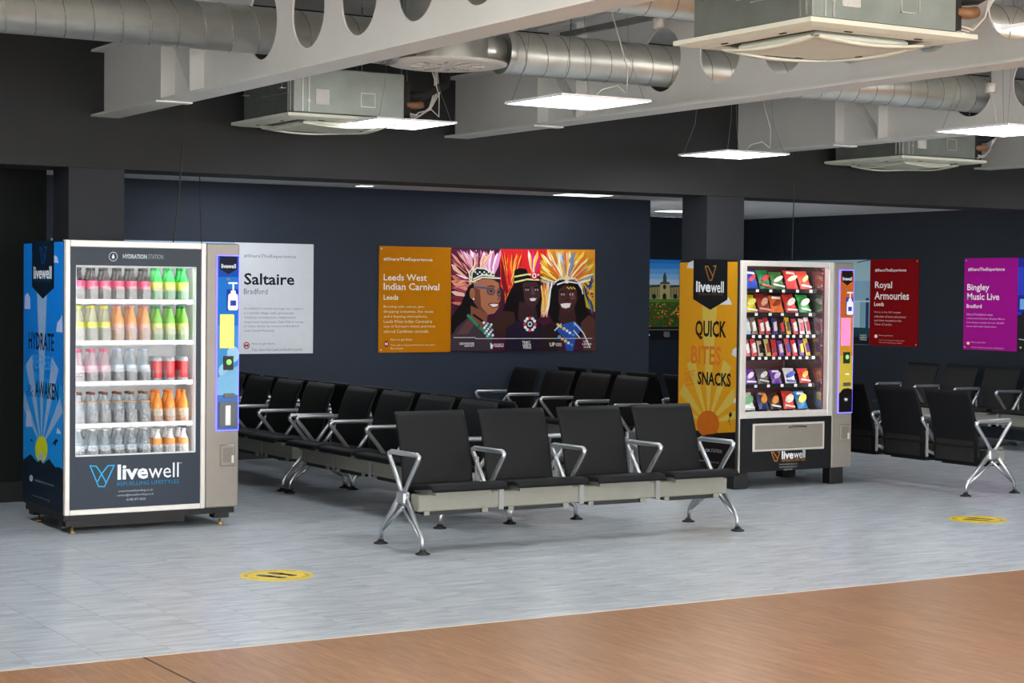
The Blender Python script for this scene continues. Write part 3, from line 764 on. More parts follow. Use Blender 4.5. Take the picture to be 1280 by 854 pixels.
ik.ell((150, 160, 172), C3(67, 655), 2.2, 4.2); ik.text((140, 150, 160), 'HYDRATION STATION', C3(90, 662), C3(200, 706), .0, -.0); ik.text((140, 150, 160), 'livewellvending', C3(80, 752), C3(178, 796))
ik.build('side_print', sp)
# payment column
def payment(root, X1, X2, Yf, Zb, Zt, px0, px1, screen_col, theme, cropf, lab):
    pl = Plane('y', Yf, -1)
    col = wb(MB().box(X1 + .002, X2, Yf + .002, Yf + .06, Zb, Zt, .008), 'payment_column', taupe, root)
    P = Plane('y', Yf + .002, -1); a = P.uv(px0); b = P.uv(px1)
    u0, v1 = a; u1, v0 = b; e = .0075
    u1 = min(u1, X2 - .004)
    MB().box(u0, u1, Yf - .006, Yf + .003, v0, v1, .002).build('light_border', uvled, col)
    pn = MB().box(u0 + e, u1 - e, Yf - .009, Yf - .004, v0 + e, v1 - e).build('control_panel', mat('panel_' + lab, theme[0], .4), col)
    P2 = Plane('y', Yf - .009, -1); W = u1 - u0 - 2 * e; Hh = v1 - v0 - 2 * e
    def Q(s, t): return (u0 + e + s * W, v1 - e - t * Hh)
    k = Ink(P2)
    for c, t0, t1 in theme[1]: k.poly_uv(c, [Q(0, t0), Q(0, t1), Q(1, t1), Q(1, t0)])
    k.poly_uv(theme[2], [Q(.08, 0), Q(.08, .075), Q(.5, .105), Q(.92, .075), Q(.92, 0)])
    def uvtext(c, tx, s0, t0, s1, t1, bold=0):
        vs, fs = text_mesh(tx, bold); x0 = min(v[0] for v in vs); x1 = max(v[0] for v in vs); yy0 = min(v[1] for v in vs); yy1 = max(v[1] for v in vs)
        k.o += k.STEP; t = MB(); t.cur = rgb(c); k.txt.append(t); n = t.add([k.p.w((Q(s0, 0)[0] + (x - x0) / (x1 - x0) * (s1 - s0) * W, Q(0, t1)[1] + (y - yy0) / (yy1 - yy0) * (t1 - t0) * Hh), k.o) for x, y in vs])
        for f in fs: t.face([n + i for i in f])
    uvtext((220, 226, 236), 'livewell', .16, .045, .86, .07, .02)
    k.poly_uv(theme[3], [Q(.42, .19), Q(.42, .315), Q(.98, .315), Q(.98, .19)])
    k.poly_uv((120, 122, 130), [Q(.42, .125), Q(.42, .14), Q(.56, .14), Q(.56, .125)])
    def bot(pts): k.poly_uv((232, 234, 240), [Q(*p) for p in pts])
    bot([(.5, .225), (.56, .215), (.9, .215), (.97, .225), (.98, .3), (.93, .312), (.53, .312), (.48, .3)])
    bot([(.62, .198), (.62, .215), (.86, .215), (.86, .198)]); bot([(.7, .155), (.7, .198), (.78, .198), (.78, .155)]); bot([(.5, .15), (.5, .16), (.95, .16), (.95, .15)])
    k.poly_uv((40, 60, 160), [Q(.6, .255), Q(.6, .285), Q(.88, .285), Q(.88, .255)])
    if lab == 'blue':
        for cx, cy, rr in ((.75, .565, .3), (.3, .66, .25), (.8, .68, .2)):
            k.poly_uv((150, 196, 224), [Q(cx + rr * math.cos(i * .5), cy + rr * .16 * math.sin(i * .5)) for i in range(12)])
        k.poly_uv((122, 178, 214), [Q(.0, .7), Q(1, .63), Q(1, .8), Q(0, .8)])
    else:
        k.poly_uv((236, 232, 226), [Q(.42, .735), Q(.5, .725), Q(.72, .725), Q(.78, .735)])
        k.poly_uv((16, 14, 14), [Q(0, .87), Q(.3, .835), Q(.7, .83), Q(1, .84), Q(1, 1), Q(0, 1)])
    k.build('panel_print', pn)
    # screen, reader, slots
    def bx(s0, t0, s1, t1, d): (a0, b1), (a1, b0) = Q(s0, t0), Q(s1, t1); return MB().box(a0, a1, Yf - .009 - d, Yf - .004, b0, b1, .002)
    scn = bx(.1, .335, .78, .53, .006).build('screen', screen_col, pn)
    rd = bx(.28, .575, .74, .655, .012).build('card_reader', rub, pn)
    c = Q(.52, .61); MB().lathe([(.0, -.015), (.016, -.014), (.018, -.012)], (c[0], Yf - .009, c[1]), 14, 'y', False).build('reader_lamp', mat('reader_green', (120, 220, 90), .4, emit=1.2, var=0), rd)
    bx(.3, .79, .82, .815, .01).build('coin_slot', steel_dark, pn)
    if lab == 'blue':
        bx(.08, .84, .92, .985, .008).build('note_acceptor', steel_dark, pn); bx(.36, .86, .62, .975, .014).build('note_slot', alu, pn)
    else:
        c = Q(.5, .91); MB().lathe([(.0, -.02), (.012, -.019), (.016, -.008), (.017, 0)], (c[0], Yf - .009, c[1]), 14, 'y', False).build('lock', alu, pn)
    # coin return cup
    cu, cv = (u0 + u1) / 2 + .005, v0 - .16
    cup = MB().box(cu - .052, cu + .052, Yf - .008, Yf + .004, cv - .07, cv + .07, .006).build('coin_return', taupe, col)
    MB().box(cu - .036, cu + .036, Yf - .0095, Yf - .0075, cv - .045, cv + .05).build('return_flap', mat('return_flap_taupe', (120, 114, 106), .4, .2), cup)  # flap coloured slightly darker than the plate around it
    MB().box(cu + .022, cu + .04, Yf - .016, Yf - .008, cv - .05, cv + .0, .003).build('return_lip', silver, cup)
    return col
yscreen = mat('yellow_screen', (232, 206, 84), .3, emit=.45, var=.1, nscale=20)
pscreen = mat('pink_screen', (240, 130, 180), .3, emit=.45, var=.1, nscale=20)
payment(vm, X1, X2, YL, Zb, Zt, (270.5, 318.5), (299, 538), yscreen, ((22, 96, 178), [((12, 70, 168), 0, .12), ((20, 110, 196), .12, .4), ((64, 140, 196), .4, .8)], (8, 20, 40), (14, 50, 150)), None, 'blue')
base = wb(MB().box(X0 + .01, X2 - .01, YL + .05, YL + DEP - .02, .075, Zb), 'plinth', jet, vm)
wb(MB().box(X0 + .01, X1 - .1, YL + .1, YL + .14, .03, .075), 'kick_rail', jet, vm)
for xx, yy in ((X0 + .07, YL + .07), (X2 - .1, YL + .07), (X0 + .07, YL + DEP - .12), (X2 - .1, YL + DEP - .12)):
    lg = wb(MB().box(xx - .05, xx + .05, yy - .03, yy + .06, .045, .08), 'leg', jet, vm)
    MB().lathe([(.02, 0), (.022, .006), (.008, .014), (.008, .05)], (xx, yy, 0), 12).build('levelling_foot', brassf, lg)

# ---- bottles
YBT = YL + .15
def bottle_parts(kind):
    "profile body, label band, cap (all at the origin)"
    h = kind['h']; r = kind['r']; out = []
    if kind.get('can'):
        out.append(('body', MB().lathe([(r * .8, 0), (r, .01), (r, h * .93), (r * .82, h)], n=14), kind['body']))
        out.append(('label', MB().lathe([(r + .0006, .02), (r + .0006, h * .85)], n=14, caps=False), kind['lab']))
        out.append(('lid', MB().lathe([(r * .82, h), (r * .8, h + .004)], n=14), 'alu'))
        return out
    out.append(('body', MB().lathe([(r * .86, 0), (r, .012), (r, h * .55), (r * .95, h * .63), (r * .6, h * .78), (.0135, h * .88), (.0135, h * .93)], n=14), kind['body']))
    l0, l1 = kind['lb']
    out.append(('label', MB().lathe([(r + .0007, h * l0), (r + .0007, h * l1)], n=14, caps=False), kind['lab']))
    out.append(('cap', MB().lathe([(.0165, h * .92), (.0165, h * .985), (.014, h)], n=14), kind['cap']))
    return out
def plastic(name, c, rough=.2, a=0): return mat('plastic_' + name, c, rough, spec=.6, var=.1, nscale=40)
waterm = glass_mat('bottle_water', tint=(.86, .93, .97), refl=.02, haze=.22, hcol=(.82, .9, .95), rough=.05)
BM = dict(cola=plastic('cola', (34, 20, 22)), green=plastic('green', (40, 190, 80)), lemon=glass_mat('bottle_lemon', tint=(.96, .97, .8), refl=.02, haze=.3, hcol=(.93, .94, .72), rough=.05), peach=plastic('peach', (236, 160, 84)),
          lime=plastic('lime', (120, 196, 60)), water=waterm, pinkw=glass_mat('bottle_pink_water', tint=(.97, .86, .9), refl=.02, haze=.24, hcol=(.95, .8, .86), rough=.05), juice=plastic('juice', (240, 140, 30)), choc=plastic('choc', (120, 66, 40)),
          silver=plastic('silver', (176, 180, 188), .3), white=plastic('white', (236, 236, 236)), pinklab=plastic('pink_label', (216, 60, 110)), yelab=plastic('yellow_label', (220, 226, 90)), red=plastic('red', (204, 30, 44)),
          blackcap=plastic('black', (24, 22, 24)), greencap=plastic('green_cap', (20, 140, 70)), yellowcap=plastic('yellow_cap', (226, 214, 80)), pinkcap=plastic('pink_cap', (240, 150, 140)), rosecap=plastic('rose_cap', (226, 80, 130)),
          bluecap=plastic('blue_cap', (190, 208, 232)), orangecap=plastic('orange_cap', (232, 120, 30)), peachlab=plastic('peach_label', (240, 176, 150)), limelab=plastic('lime_label', (206, 220, 110)), bluelab=plastic('blue_label', (210, 226, 240)), rose=plastic('rose_label', (240, 190, 205)), alu=alu,
          brownlab=plastic('brown_label', (196, 150, 110)), paleor=plastic('pale_orange', (244, 206, 150)))
KIND = dict(
    cola=dict(h=.205, r=.033, body='cola', lab='pinklab', cap='blackcap', lb=(.35, .6), nm='cola_bottle', d='dark cola bottle with pink label'),
    green=dict(h=.21, r=.033, body='green', lab='yelab', cap='greencap', lb=(.3, .56), nm='soda_bottle', d='bright green soda bottle with yellow label'),
    lemon=dict(h=.225, r=.031, body='lemon', lab='yelab', cap='yellowcap', lb=(.38, .54), nm='lemonade_bottle', d='clear lemonade bottle with yellow cap'),
    peach=dict(h=.225, r=.032, body='peach', lab='peachlab', cap='pinkcap', lb=(.3, .5), nm='juice_bottle', d='orange drink bottle with pink cap'),
    lime=dict(h=.225, r=.032, body='lime', lab='limelab', cap='greencap', lb=(.2, .5), nm='soda_bottle', d='lime green bottle with dark green cap'),
    pinkw=dict(h=.205, r=.031, body='pinkw', lab='rose', cap='rosecap', lb=(.3, .5), nm='water_bottle', d='pinkish flavoured water bottle'),
    clearw=dict(h=.21, r=.031, body='water', lab='bluelab', cap='bluecap', lb=(.3, .5), nm='water_bottle', d='clear water bottle with pale label'),
    can=dict(h=.15, r=.031, body='silver', lab='red', cap='alu', lb=(.2, .8), can=True, nm='drink_can', d='red and silver drink can'),
    choc=dict(h=.2, r=.032, body='water', lab='brownlab', cap='choc', lb=(.66, .7), nm='milkshake_bottle', d='clear bottle with brown cap'),
    juice=dict(h=.205, r=.031, body='juice', lab='paleor', cap='orangecap', lb=(.2, .42), nm='juice_bottle', d='orange juice bottle with orange cap'),
    plain=dict(h=.2, r=.032, body='water', lab='bluelab', cap='white', lb=(.3, .46), nm='water_bottle', d='plain clear water bottle with white cap'),
    oj=dict(h=.185, r=.032, body='white', lab='peach', cap='white', lb=(.45, .68), nm='juice_bottle', d='white and orange juice bottle'))
ROWS = [('top shelf', 375.6, ['cola'] * 6 + ['green'] * 3), ('second shelf', 426.6, ['lemon'] * 3 + ['peach'] * 3 + ['lime'] * 3), ('third shelf', 477, ['pinkw'] * 3 + ['clearw'] * 3 + ['can'] * 3),
        ('fourth shelf', 529, ['choc'] * 6 + ['juice'] * 3), ('bottom shelf', 574, ['plain'] * 6 + ['oj'] * 3)]
CXS = [80 + v / 5.34 for v in (100, 190, 275, 365, 450, 540, 622, 707, 795)]
ORD = ['first', 'second', 'third', 'fourth', 'fifth', 'sixth', 'seventh', 'eighth', 'ninth']
protos = {}
def put_thing(kind, builder, loc, label, cat, group, name):
    if kind not in protos:
        r = empty(name); builder(r); protos[kind] = r; o = r
    else: o = copy_tree(protos[kind])
    o.location = loc; tag(o, label, cat, group); return o
sx0, sx1 = X0 + T + .016, X1 - .03
for ri, (rn, ypx, kinds) in enumerate(ROWS):
    zs = ony((170, ypx), YBT - .045).z
    sh = wb(MB().box(sx0, sx1, YBT - .05, iy - .01, zs - .012, zs - .002, .002), 'shelf', shelfw, vm)
    MB().box(sx0, sx1, YBT - .056, YBT - .05, zs - .022, zs + .006).build('shelf_edge', shelfw, sh)
    for ci, kd in enumerate(kinds):
        x = ony((CXS[ci], ypx), YBT).x; K = KIND[kd]
        def bld(r, K=K):
            for nm, mb, mm in bottle_parts(K): mb.build(nm, BM[mm], r)
        nk = len([q for q in kinds[:ci]])
        for dep, dn in ((0, 'front'), (1, 'behind')):
            put_thing(kd, bld, (x, YBT + dep * .085, zs), '%s, %s, %s from left, %s' % (K['d'], rn, ORD[ci], 'front' if dep == 0 else 'second row'), 'bottle' if kd != 'can' else 'can', 'drinks on the %s of the drinks machine' % rn, K['nm'])
        if not (ri == 2 and ci >= 6):
            MB().box(x - .03, x + .022, YBT - .046, YBT - .042, zs, zs + .088).build('clear_retainer', clear, sh)
        MB().box(x - .041, x - .039, YBT - .045, iy - .02, zs, zs + .07).build('lane_divider', clear, sh)
        MB().box(x + .0, x + .03, YBT - .06, YBT - .0565, zs - .026, zs - .004).build('price_tag', mat('price_tag', (225, 228, 232), .5), sh)

# ---------------- right: snack machine
YR = 11.33; FR_ = Plane('y', YR, -1)
A0 = FR_.pt((928, 326)).x; A1 = FR_.pt((1041, 460)).x; A2 = FR_.pt((1068, 330)).x; Bb, Bt, DR = .135, 1.80, .77
vs = empty('vending_machine', (A0, YR, 0)); tag(vs, 'snack vending machine with yellow side and lit shelves of packets', 'vending machine')
def G(p): return FR_.pt(p)
zl = G((980, 522)).z                       # bottom of the glazed door part
zsill = G((980, 514)).z
body = MB()
body.box(A0 - .035, A0 - .006, YR + .02, YR + DR, Bb, Bt).box(A0 - .006, A0, YR + .065, YR + DR, Bb, Bt).box(A2 - T, A2, YR + .06, YR + DR, Bb, Bt).box(A0, A2 - T, YR + DR - T, YR + DR, Bb, Bt).box(A0, A2 - T, YR + .06, YR + DR - T, Bt - T, Bt).box(A0, A2 - T, YR + .06, YR + DR - T, Bb, Bb + T)
body.box(A1 - .002, A1 + .015, YR + .06, YR + DR - T, Bb + T, Bt - T)
wb(body, 'cabinet', jet, vs)
reflection_red = mat('red_reflection_liner', (92, 42, 50), .35, var=.06); ly = YR + .6  # reddish reflection inside the cabinet is painted into the lining colour
l2 = MB(); l2.box(A0, A1, ly, ly + .01, zl - .02, Bt - T).box(A0, A0 + .01, YR + .062, ly, zl - .02, Bt - T).box(A1 - .014, A1 - .004, YR + .062, ly, zl - .02, Bt - T).box(A0, A1, YR + .062, ly, zl - .03, zl - .02)
wb(l2, 'inner_lining', reflection_red, vs)
gx0, gx1, gz1 = G((933.5, 400)).x, G((1036, 400)).x, G((934, 332.5)).z
fr = MB(); fr.box(A0, gx0, YR, YR + .06, zl, Bt, .004).box(gx1, A1, YR, YR + .06, zl, Bt, .004).box(gx0, gx1, YR, YR + .06, gz1, Bt, .004).box(gx0, gx1, YR, YR + .06, zl, zsill, .004)
door = wb(fr, 'door', silver, vs)
MB().box(gx0, gx1, YR + .016, YR + .02, zsill, gz1).build('window_pane', pane, door)
bp_ = MB(); zl0 = Bb; bp_.box(A0 + .004, A1, YR + .004, YR + .06, Bb, zl - .004, .003); low = wb(bp_, 'lower_door', jet, vs)
wb(MB().box(A0 - .006, A0 + .002, YR + .002, YR + .06, Bb, Bt, .002), 'edge_trim', silver, vs)
d0, d1 = FR_.uv((941, 530)), FR_.uv((1030, 561))
hat = MB().box(d0[0], d1[0], YR - .004, YR + .005, d1[1], d0[1], .004).build('delivery_flap', silver, low)
MB().box(d0[0] + .02, d1[0] - .02, YR - .007, YR - .003, d1[1] + .018, d0[1] - .016, .003).build('flap_plate', taupe, hat)
MB().tube([(d0[0] + .36, YR - .008, d0[1] - .035), (d0[0] + .4, YR - .016, d0[1] - .03), (d0[0] + .5, YR - .016, d0[1] - .03), (d0[0] + .54, YR - .008, d0[1] - .035)], .007, 8).build('flap_handle', steel_dark, hat)
ik = Ink(Plane('y', YR + .004, -1)); C6 = crop(920, 430, 5.02)
gold = (176, 118, 52)
for path in ([(222, 680), (243, 735), (256, 735), (276, 678), (262, 679)], [(222, 680), (236, 680), (262, 722)]): ik.line(gold, [C6(*p) for p in path], .008)
ik.text((230, 232, 236), 'live', C6(287, 672), C6(360, 720), .03); ik.text((226, 230, 236), 'well', C6(362, 668), C6(433, 714))
ik.text(gold, 'REFUELLING LIFESTYLES', C6(287, 722), C6(433, 731))
for y in (750, 767, 783): ik.text((150, 154, 158), 'www.livewellvending.co.uk' if y < 780 else '01482 871 8625', C6(272 if y < 780 else 300, y), C6(384 if y < 780 else 352, y + 9))
ik.build('door_emblem', low)
SR = Plane('x', A0 - .039, -1)
sp = wb(MB().box(A0 - .039, A0 - .035, YR + .02, YR + DR - .004, Bb, Bt - .004), 'side_panel', jet, vs)
D4 = crop(845, 320, 5.333); D5 = crop(845, 450, 5.69)
ik = Ink(SR); uL, uR, vT = -(YR + DR - .01), SR.uv(D5(426, 300))[0], Bt - .012; ik.clip = (uL, uR)
ik.poly_uv((202, 142, 24), [(uL, vT), (uL, Bb + .3), (uR, Bb + .3), (uR, vT)])
sun = SR.uv(D5(228, 455)); pale = (196, 170, 74)
for a0, a1, L_ in ((84, 96, 1.15), (58, 70, .55), (110, 122, .55), (30, 44, .45), (136, 150, .45), (10, 20, .4), (160, 170, .4)):
    q = [sun]
    for a in (a0, a1):
        dx, dz = math.cos(math.radians(a)), math.sin(math.radians(a)); L2 = min(L_, (uR - sun[0]) / dx if dx > 0 else (uL - sun[0]) / dx); q.append((sun[0] + dx * L2, sun[1] + dz * L2))
    ik.poly_uv(pale, q)
ik.ell((188, 98, 24), D5(228, 455), 80 / 5.69, 95 / 5.69)
ik.poly((206, 208, 212), [D4(*p) for p in ((72, 80), (85, 45), (118, 30), (118, 84))]); ik.poly((206, 208, 212), [D4(*p) for p in ((290, 325), (330, 300), (350, 275), (376, 325))]); ik.poly((200, 200, 206), [D4(*p) for p in ((370, 660), (378, 625), (405, 608), (405, 675))]); ik.poly((206, 208, 212), [D5(*p) for p in ((408, 305), (415, 280), (426, 272), (426, 305))])
ik.poly((22, 24, 28), [D4(*p) for p in ((118, 20), (345, 24), (343, 292), (229, 360), (114, 288))])
for path in ([(195, 70), (222, 162), (238, 162), (268, 66), (250, 68)], [(195, 70), (214, 70), (248, 140)]): ik.line((150, 104, 50), [D4(*p) for p in path], .011)
ik.text((232, 234, 238), 'live', D4(135, 168), D4(232, 242), .03); ik.text((232, 234, 238), 'well', D4(234, 170), D4(318, 246), .01); ik.text((120, 84, 40), 'REFUELLING LIFESTYLES', D4(150, 250), D4(312, 262))
ik.text((20, 18, 16), 'QUICK', D4(130, 428), D4(335, 566), .03); ik.text((200, 110, 36), 'BITES', D4(103, 595), D4(300, 730), .02); ik.text((20, 18, 16), 'SNACKS', D5(155, 80), D5(390, 194), .03)
ik.text((200, 110, 36), 'AND', D5(66, 100), D5(128, 165), .0, .015); ik.line((200, 110, 36), [D5(60, 100), D5(132, 75)], .008); ik.line((200, 110, 36), [D5(62, 185), D5(130, 168)], .008)
hz = [SR.uv(D5(x, y)) for x, y in ((95, 585), (150, 552), (220, 532), (300, 520), (430, 514))]; hz = [(max(uL, min(uR, u)), v) for u, v in hz]
ik.poly_uv((28, 20, 20), [(uL, Bb + .01), (uR, Bb + .01), (uR, hz[-1][1])] + hz[::-1] + [(uL, hz[0][1])])
ik.poly((30, 24, 18), [D5(*p) for p in ((375, 395), (384, 372), (394, 374), (400, 392), (388, 410))]); ik.line((60, 46, 20), [D5(382, 405), (D5(378, 430)), D5(388, 468)], .006); ik.line((60, 46, 20), [D5(378, 430), D5(370, 440)], .005)
ik.text((190, 190, 196), 'SNACK', D5(160, 625), D5(245, 655), .02); ik.text((150, 150, 156), 'STATION', D5(250, 630), D5(325, 665)); ik.text((150, 150, 156), 'livewellvending.co.uk', D5(150, 703), D5(306, 742))
ik.build('side_print', sp)
payment(vs, A1, A2, YR, Bb, Bt, (1049, 337), (1067.5, 516), pscreen, ((190, 130, 40), [((186, 92, 22), .02, .33), ((196, 140, 40), .33, .6), ((196, 176, 60), .6, .86)], (20, 12, 12), (26, 60, 168)), None, 'amber')
for xx, yy in ((A0 + .03, YR + .04), (A2 - .14, YR + .04), (A0 + .03, YR + DR - .14), (A2 - .14, YR + DR - .14)):
    wb(MB().box(xx - .05, xx + .09, yy, yy + .1, .0, Bb, .006), 'leg', rub, vs)
for xx in (A0 + .016, A1 - .03): wb(MB().box(xx, xx + .01, YR + .066, YR + .076, zsill, gz1), 'light_strip', ledw2, vs)
wb(MB().box(A0 + .04, A1 - .04, YR + .066, YR + .076, gz1 + .004, gz1 + .014), 'light_strip', ledw2, vs)
# inner glass guide pane near the right wall
wb(MB().box(A1 - .036, A1 - .032, YR + .1, ly - .02, zl, gz1), 'inner_guard', glass_mat('guard_plastic', refl=.03, haze=.05, hcol=(.8, .8, .85)), vs)
YS = YR + .21
SN = crop(920, 320, 5.694); SN6 = crop(920, 430, 5.02)
W_, K_ = (240, 238, 232), (40, 34, 36)
SROWS = [('top shelf', [SN(120, 238)[1], SN(120, 92)[1]], 'crisp_bag', [(120, (36, 70, 170), (220, 60, 60)), (215, (40, 120, 70), (190, 60, 60)), (305, (70, 120, 60), (230, 210, 190)), (405, (206, 60, 60), (240, 210, 190)), (500, (220, 80, 60), (240, 220, 150))], 'blue|green|olive green|red|orange red'),
         ('second shelf', [SN(0, 405)[1], SN(0, 262)[1]], 'crisp_bag', [(112, (226, 206, 40), (240, 236, 120)), (210, (150, 50, 40), (220, 170, 140)), (297, (226, 110, 40), (150, 60, 30)), (400, (196, 50, 50), (240, 230, 220)), (495, (60, 160, 80), (230, 236, 220))], 'yellow|brown red|orange|red and white|green'),
         ('third shelf', [SN(0, 560)[1], SN(0, 440)[1]], 'chocolate_bar', [(92, (170, 200, 232), W_), (137, (150, 130, 110), W_), (188, (196, 70, 70), W_), (233, (190, 50, 60), W_), (282, (50, 60, 140), (220, 200, 200)), (335, (60, 30, 30), (200, 50, 50)), (378, (216, 170, 40), K_), (428, (206, 70, 90), W_), (474, (232, 214, 214), (200, 60, 90)), (520, (228, 216, 206), (190, 80, 100))], 'pale blue|beige|pinkish red|dark red|navy blue|black and red|yellow and black|red and white|white and pink|cream'),
         ('fourth shelf', [SN(0, 714)[1], SN(0, 592)[1]], 'chocolate_bar', [(88, (226, 120, 120), W_), (135, (216, 70, 80), W_), (180, (200, 180, 150), K_), (235, (206, 186, 110), (160, 60, 50)), (278, (206, 50, 60), (150, 20, 40)), (327, (110, 60, 160), (220, 200, 220)), (377, (214, 80, 80), (60, 70, 170)), (423, (220, 60, 70), W_), (471, (120, 70, 170), (236, 216, 80)), (517, (232, 204, 70), (120, 60, 150))], 'pink|coral red|beige and black|mustard|crimson|purple|red and blue|red and white|purple and yellow|yellow and purple'),
         ('fifth shelf', [SN6(0, 250)[1], SN6(0, 148)[1]], 'sweet_bag', [(95, (110, 60, 160), (230, 220, 236)), (175, (90, 84, 90), (210, 206, 200)), (260, (104, 56, 160), (214, 190, 220)), (345, (224, 222, 224), (70, 90, 190)), (435, (222, 70, 60), (236, 190, 70))], 'purple|grey|violet|white and blue|red and yellow'),
         ('bottom shelf', [SN6(0, 412)[1], SN6(0, 292)[1]], 'sweet_bag', [(85, (220, 232, 222), (120, 180, 130)), (178, (40, 60, 110), (226, 150, 60)), (252, (60, 44, 40), (226, 150, 70)), (337, (206, 60, 50), (236, 220, 200)), (422, (50, 130, 196), (240, 214, 90))], 'pale green|navy and orange|brown and orange|red|bright blue')]
def bag_mesh(wd, ht, th, nx=6, ny=8):
    mb = MB(); R = []
    for side in (-1, 1):
        for j in range(ny + 1):
            v = j / ny
            row = []
            for i in range(nx + 1):
                u = i / nx * 2 - 1; puff = (1 - u * u) ** .5 * max(0, math.sin(math.pi * min(1, max(0, (v - .06) / .88)))) ** .6
                pinch = 1 - .1 * math.sin(math.pi * v)
                row.append((u * wd / 2 * (pinch if 0 < v < 1 else 1), side * (th / 2 * puff + .0008), v * ht))
            R.append(mb.add(row))
    for s in (0, 1):
        for j in range(ny):
            for i in range(nx):
                a, b = R[s * (ny + 1) + j], R[s * (ny + 1) + j + 1]
                q = (a + i, a + i + 1, b + i + 1, b + i); mb.face(q if s == 0 else q[::-1], True)
    return mb
for ri, (rn, (yb, yt), nm, items, cols) in enumerate(SROWS):
    bot = ony((975, yb), YS - .02); top = ony((975, yt), YS - .02); hgt = top.z - bot.z
    zs = bot.z
    sh = wb(MB().box(A0 + .03, A1 - .05, YS - .05, ly - .01, zs - .014, zs - .006), 'tray', jet, vs)
    MB().box(A0 + .03, A1 - .05, YS - .06, YS - .05, zs - .03, zs + .004).build('tray_edge', jet, sh)
    names = cols.split('|')
    for ii, (cx, c1, c2) in enumerate(items):
        px = 920 + cx / (5.694 if ri < 4 else 5.02)
        x = ony((px, yb), YS).x - .005; bar = nm == 'chocolate_bar'
        wd = .05 if bar else .128 if ri < 4 else .112; ht = hgt * (1.0 if bar else .98) * (1 + .06 * math.sin(ii * 2.3)); th = .022 if bar else .055
        r = empty(nm, (x, YS - .005, zs)); r.rotation_euler = (-.42 if not bar else -.3, .05 * math.sin(ii * 3 + ri), .08 * math.sin(ii * 2 + ri))
        m1 = mat('wrapper_%d_%d_%d' % c1, c1, .3, spec=.6, var=.2, nscale=55); m2 = mat('wrapper_%d_%d_%d' % c2, c2, .3, spec=.6, var=.2, nscale=55)
        bg = bag_mesh(wd, ht, th).build('wrapper', m1, r)
        lb = MB(); n = 12
        if bar:
            q = [(-wd * .3, ht * .18), (wd * .3, ht * .22), (wd * .3, ht * .78), (-wd * .3, ht * .7)]
        else:
            sq = .3 + .12 * ((ii * 5 + ri * 3) % 4) / 3; sv = .12 + .1 * ((ii * 3 + ri) % 3) / 2; q = [(wd * sq * math.cos(i * .5236), ht * (.52 + sv * math.sin(i * .5236)) + .15 * wd * math.cos(i * .5236)) for i in range(12)]
        lb.prism(q, lambda p: (p[0], -th / 2 - .004, p[1]), lambda p: (p[0], -th / 2 * .55, p[1])); lb.build('label_print', m2, bg)
        if not bar:
            MB().prism([(-wd * .4, ht * (.1 + .05 * (ii % 3))), (wd * .4, ht * .06), (wd * .4, ht * .13), (-wd * .4, ht * (.2 + .05 * (ii % 3)))] if (ii + ri) % 3 else [(-wd * .34, ht * .78), (wd * .34, ht * .74), (wd * .3, ht * .86), (-wd * .3, ht * .9)], lambda p: (p[0], -th / 2 * .75, p[1]), lambda p: (p[0], -th / 2 * .3, p[1])).build('band_print', m2 if ii % 2 else MATS.get('white_shelf'), bg)
        tag(r, '%s %s, %s of the snack machine, %s from left' % (names[ii], {'crisp_bag': 'crisp bag', 'chocolate_bar': 'snack bar', 'sweet_bag': 'sweet bag'}[nm], rn, ORD[ii] if ii < 9 else 'tenth'), 'snack', 'snacks on the %s' % rn)
        # vending coil and price tag
        pts = []; nr = .022
        for k in range(40):
            a = k * 2 * math.pi / 10; pts.append((x + nr * math.cos(a), YS + .07 + k * .006, zs + .012 + nr + nr * math.sin(a)))
        MB().tube(pts, .002, 4).build('coil', wire_dark, sh)
        MB().box(x - .012, x + .016, YS - .063, YS - .0605, zs - .024, zs - .002).build('price_tag', MATS['price_tag'], sh)

# ================================================================== POSTERS
def poster(name, label, plane, u0, u1, z0, z1, parts):
    "parts: list of (part name, u0, u1, colour)"
    r = empty(name, plane.w(((u0 + u1) / 2, z0), .0)); tag(r, label, 'poster')
    out = []
    for pn, a, b, c in parts:
        mb = MB(); P0 = Vector(plane.w((a, z0), .0)); P1 = Vector(plane.w((b, z1), .01))
        lo = [min(P0[i], P1[i]) for i in range(3)]; hi = [max(P0[i], P1[i]) for i in range(3)]
        mb.box(lo[0], hi[0], lo[1], hi[1], lo[2], hi[2])
        o = mb.build(pn, mat('board_%d_%d_%d' % c, c, .55, spec=.04, var=.02), r); o.matrix_parent_inverse = Matrix.Translation(-r.location); out.append(o)
    return r, out
def screws(ik, u0, u1, z0, z1, c=(200, 200, 196)):
    for u in (u0 + .025, u1 - .025):
        for v in (z0 + .025, z1 - .025): ik.poly_uv(c, [(u + .008 * math.cos(i), v + .008 * math.sin(i)) for i in range(6)])
PZ0, PZ1 = .952, 1.951
def mlogo(ik, C, a, b, red=(150, 20, 30), m=(235, 230, 225)):
    c = ((a[0] + b[0]) / 2, (a[1] + b[1]) / 2); q = C(*c); ik.ell(red, q, (b[0] - a[0]) / 2 / C.k, (b[1] - a[1]) / 2 / C.k)
    ik.text(m, 'M', C(a[0] + (b[0] - a[0]) * .22, a[1] + (b[1] - a[1]) * .28), C(b[0] - (b[0] - a[0]) * .22, b[1] - (b[1] - a[1]) * .28), .03)
class Crop:
    def __init__(s, ox, oy, k): s.ox, s.oy, s.k = ox, oy, k
    def __call__(s, x, y): return (s.ox + x / s.k, s.oy + y / s.k)
def lines(ik, C, c, rows, bold=.01):
    for t, x0, y0, x1, y1 in rows: ik.text(c, t, C(x0, y0), C(x1, y1), bold)
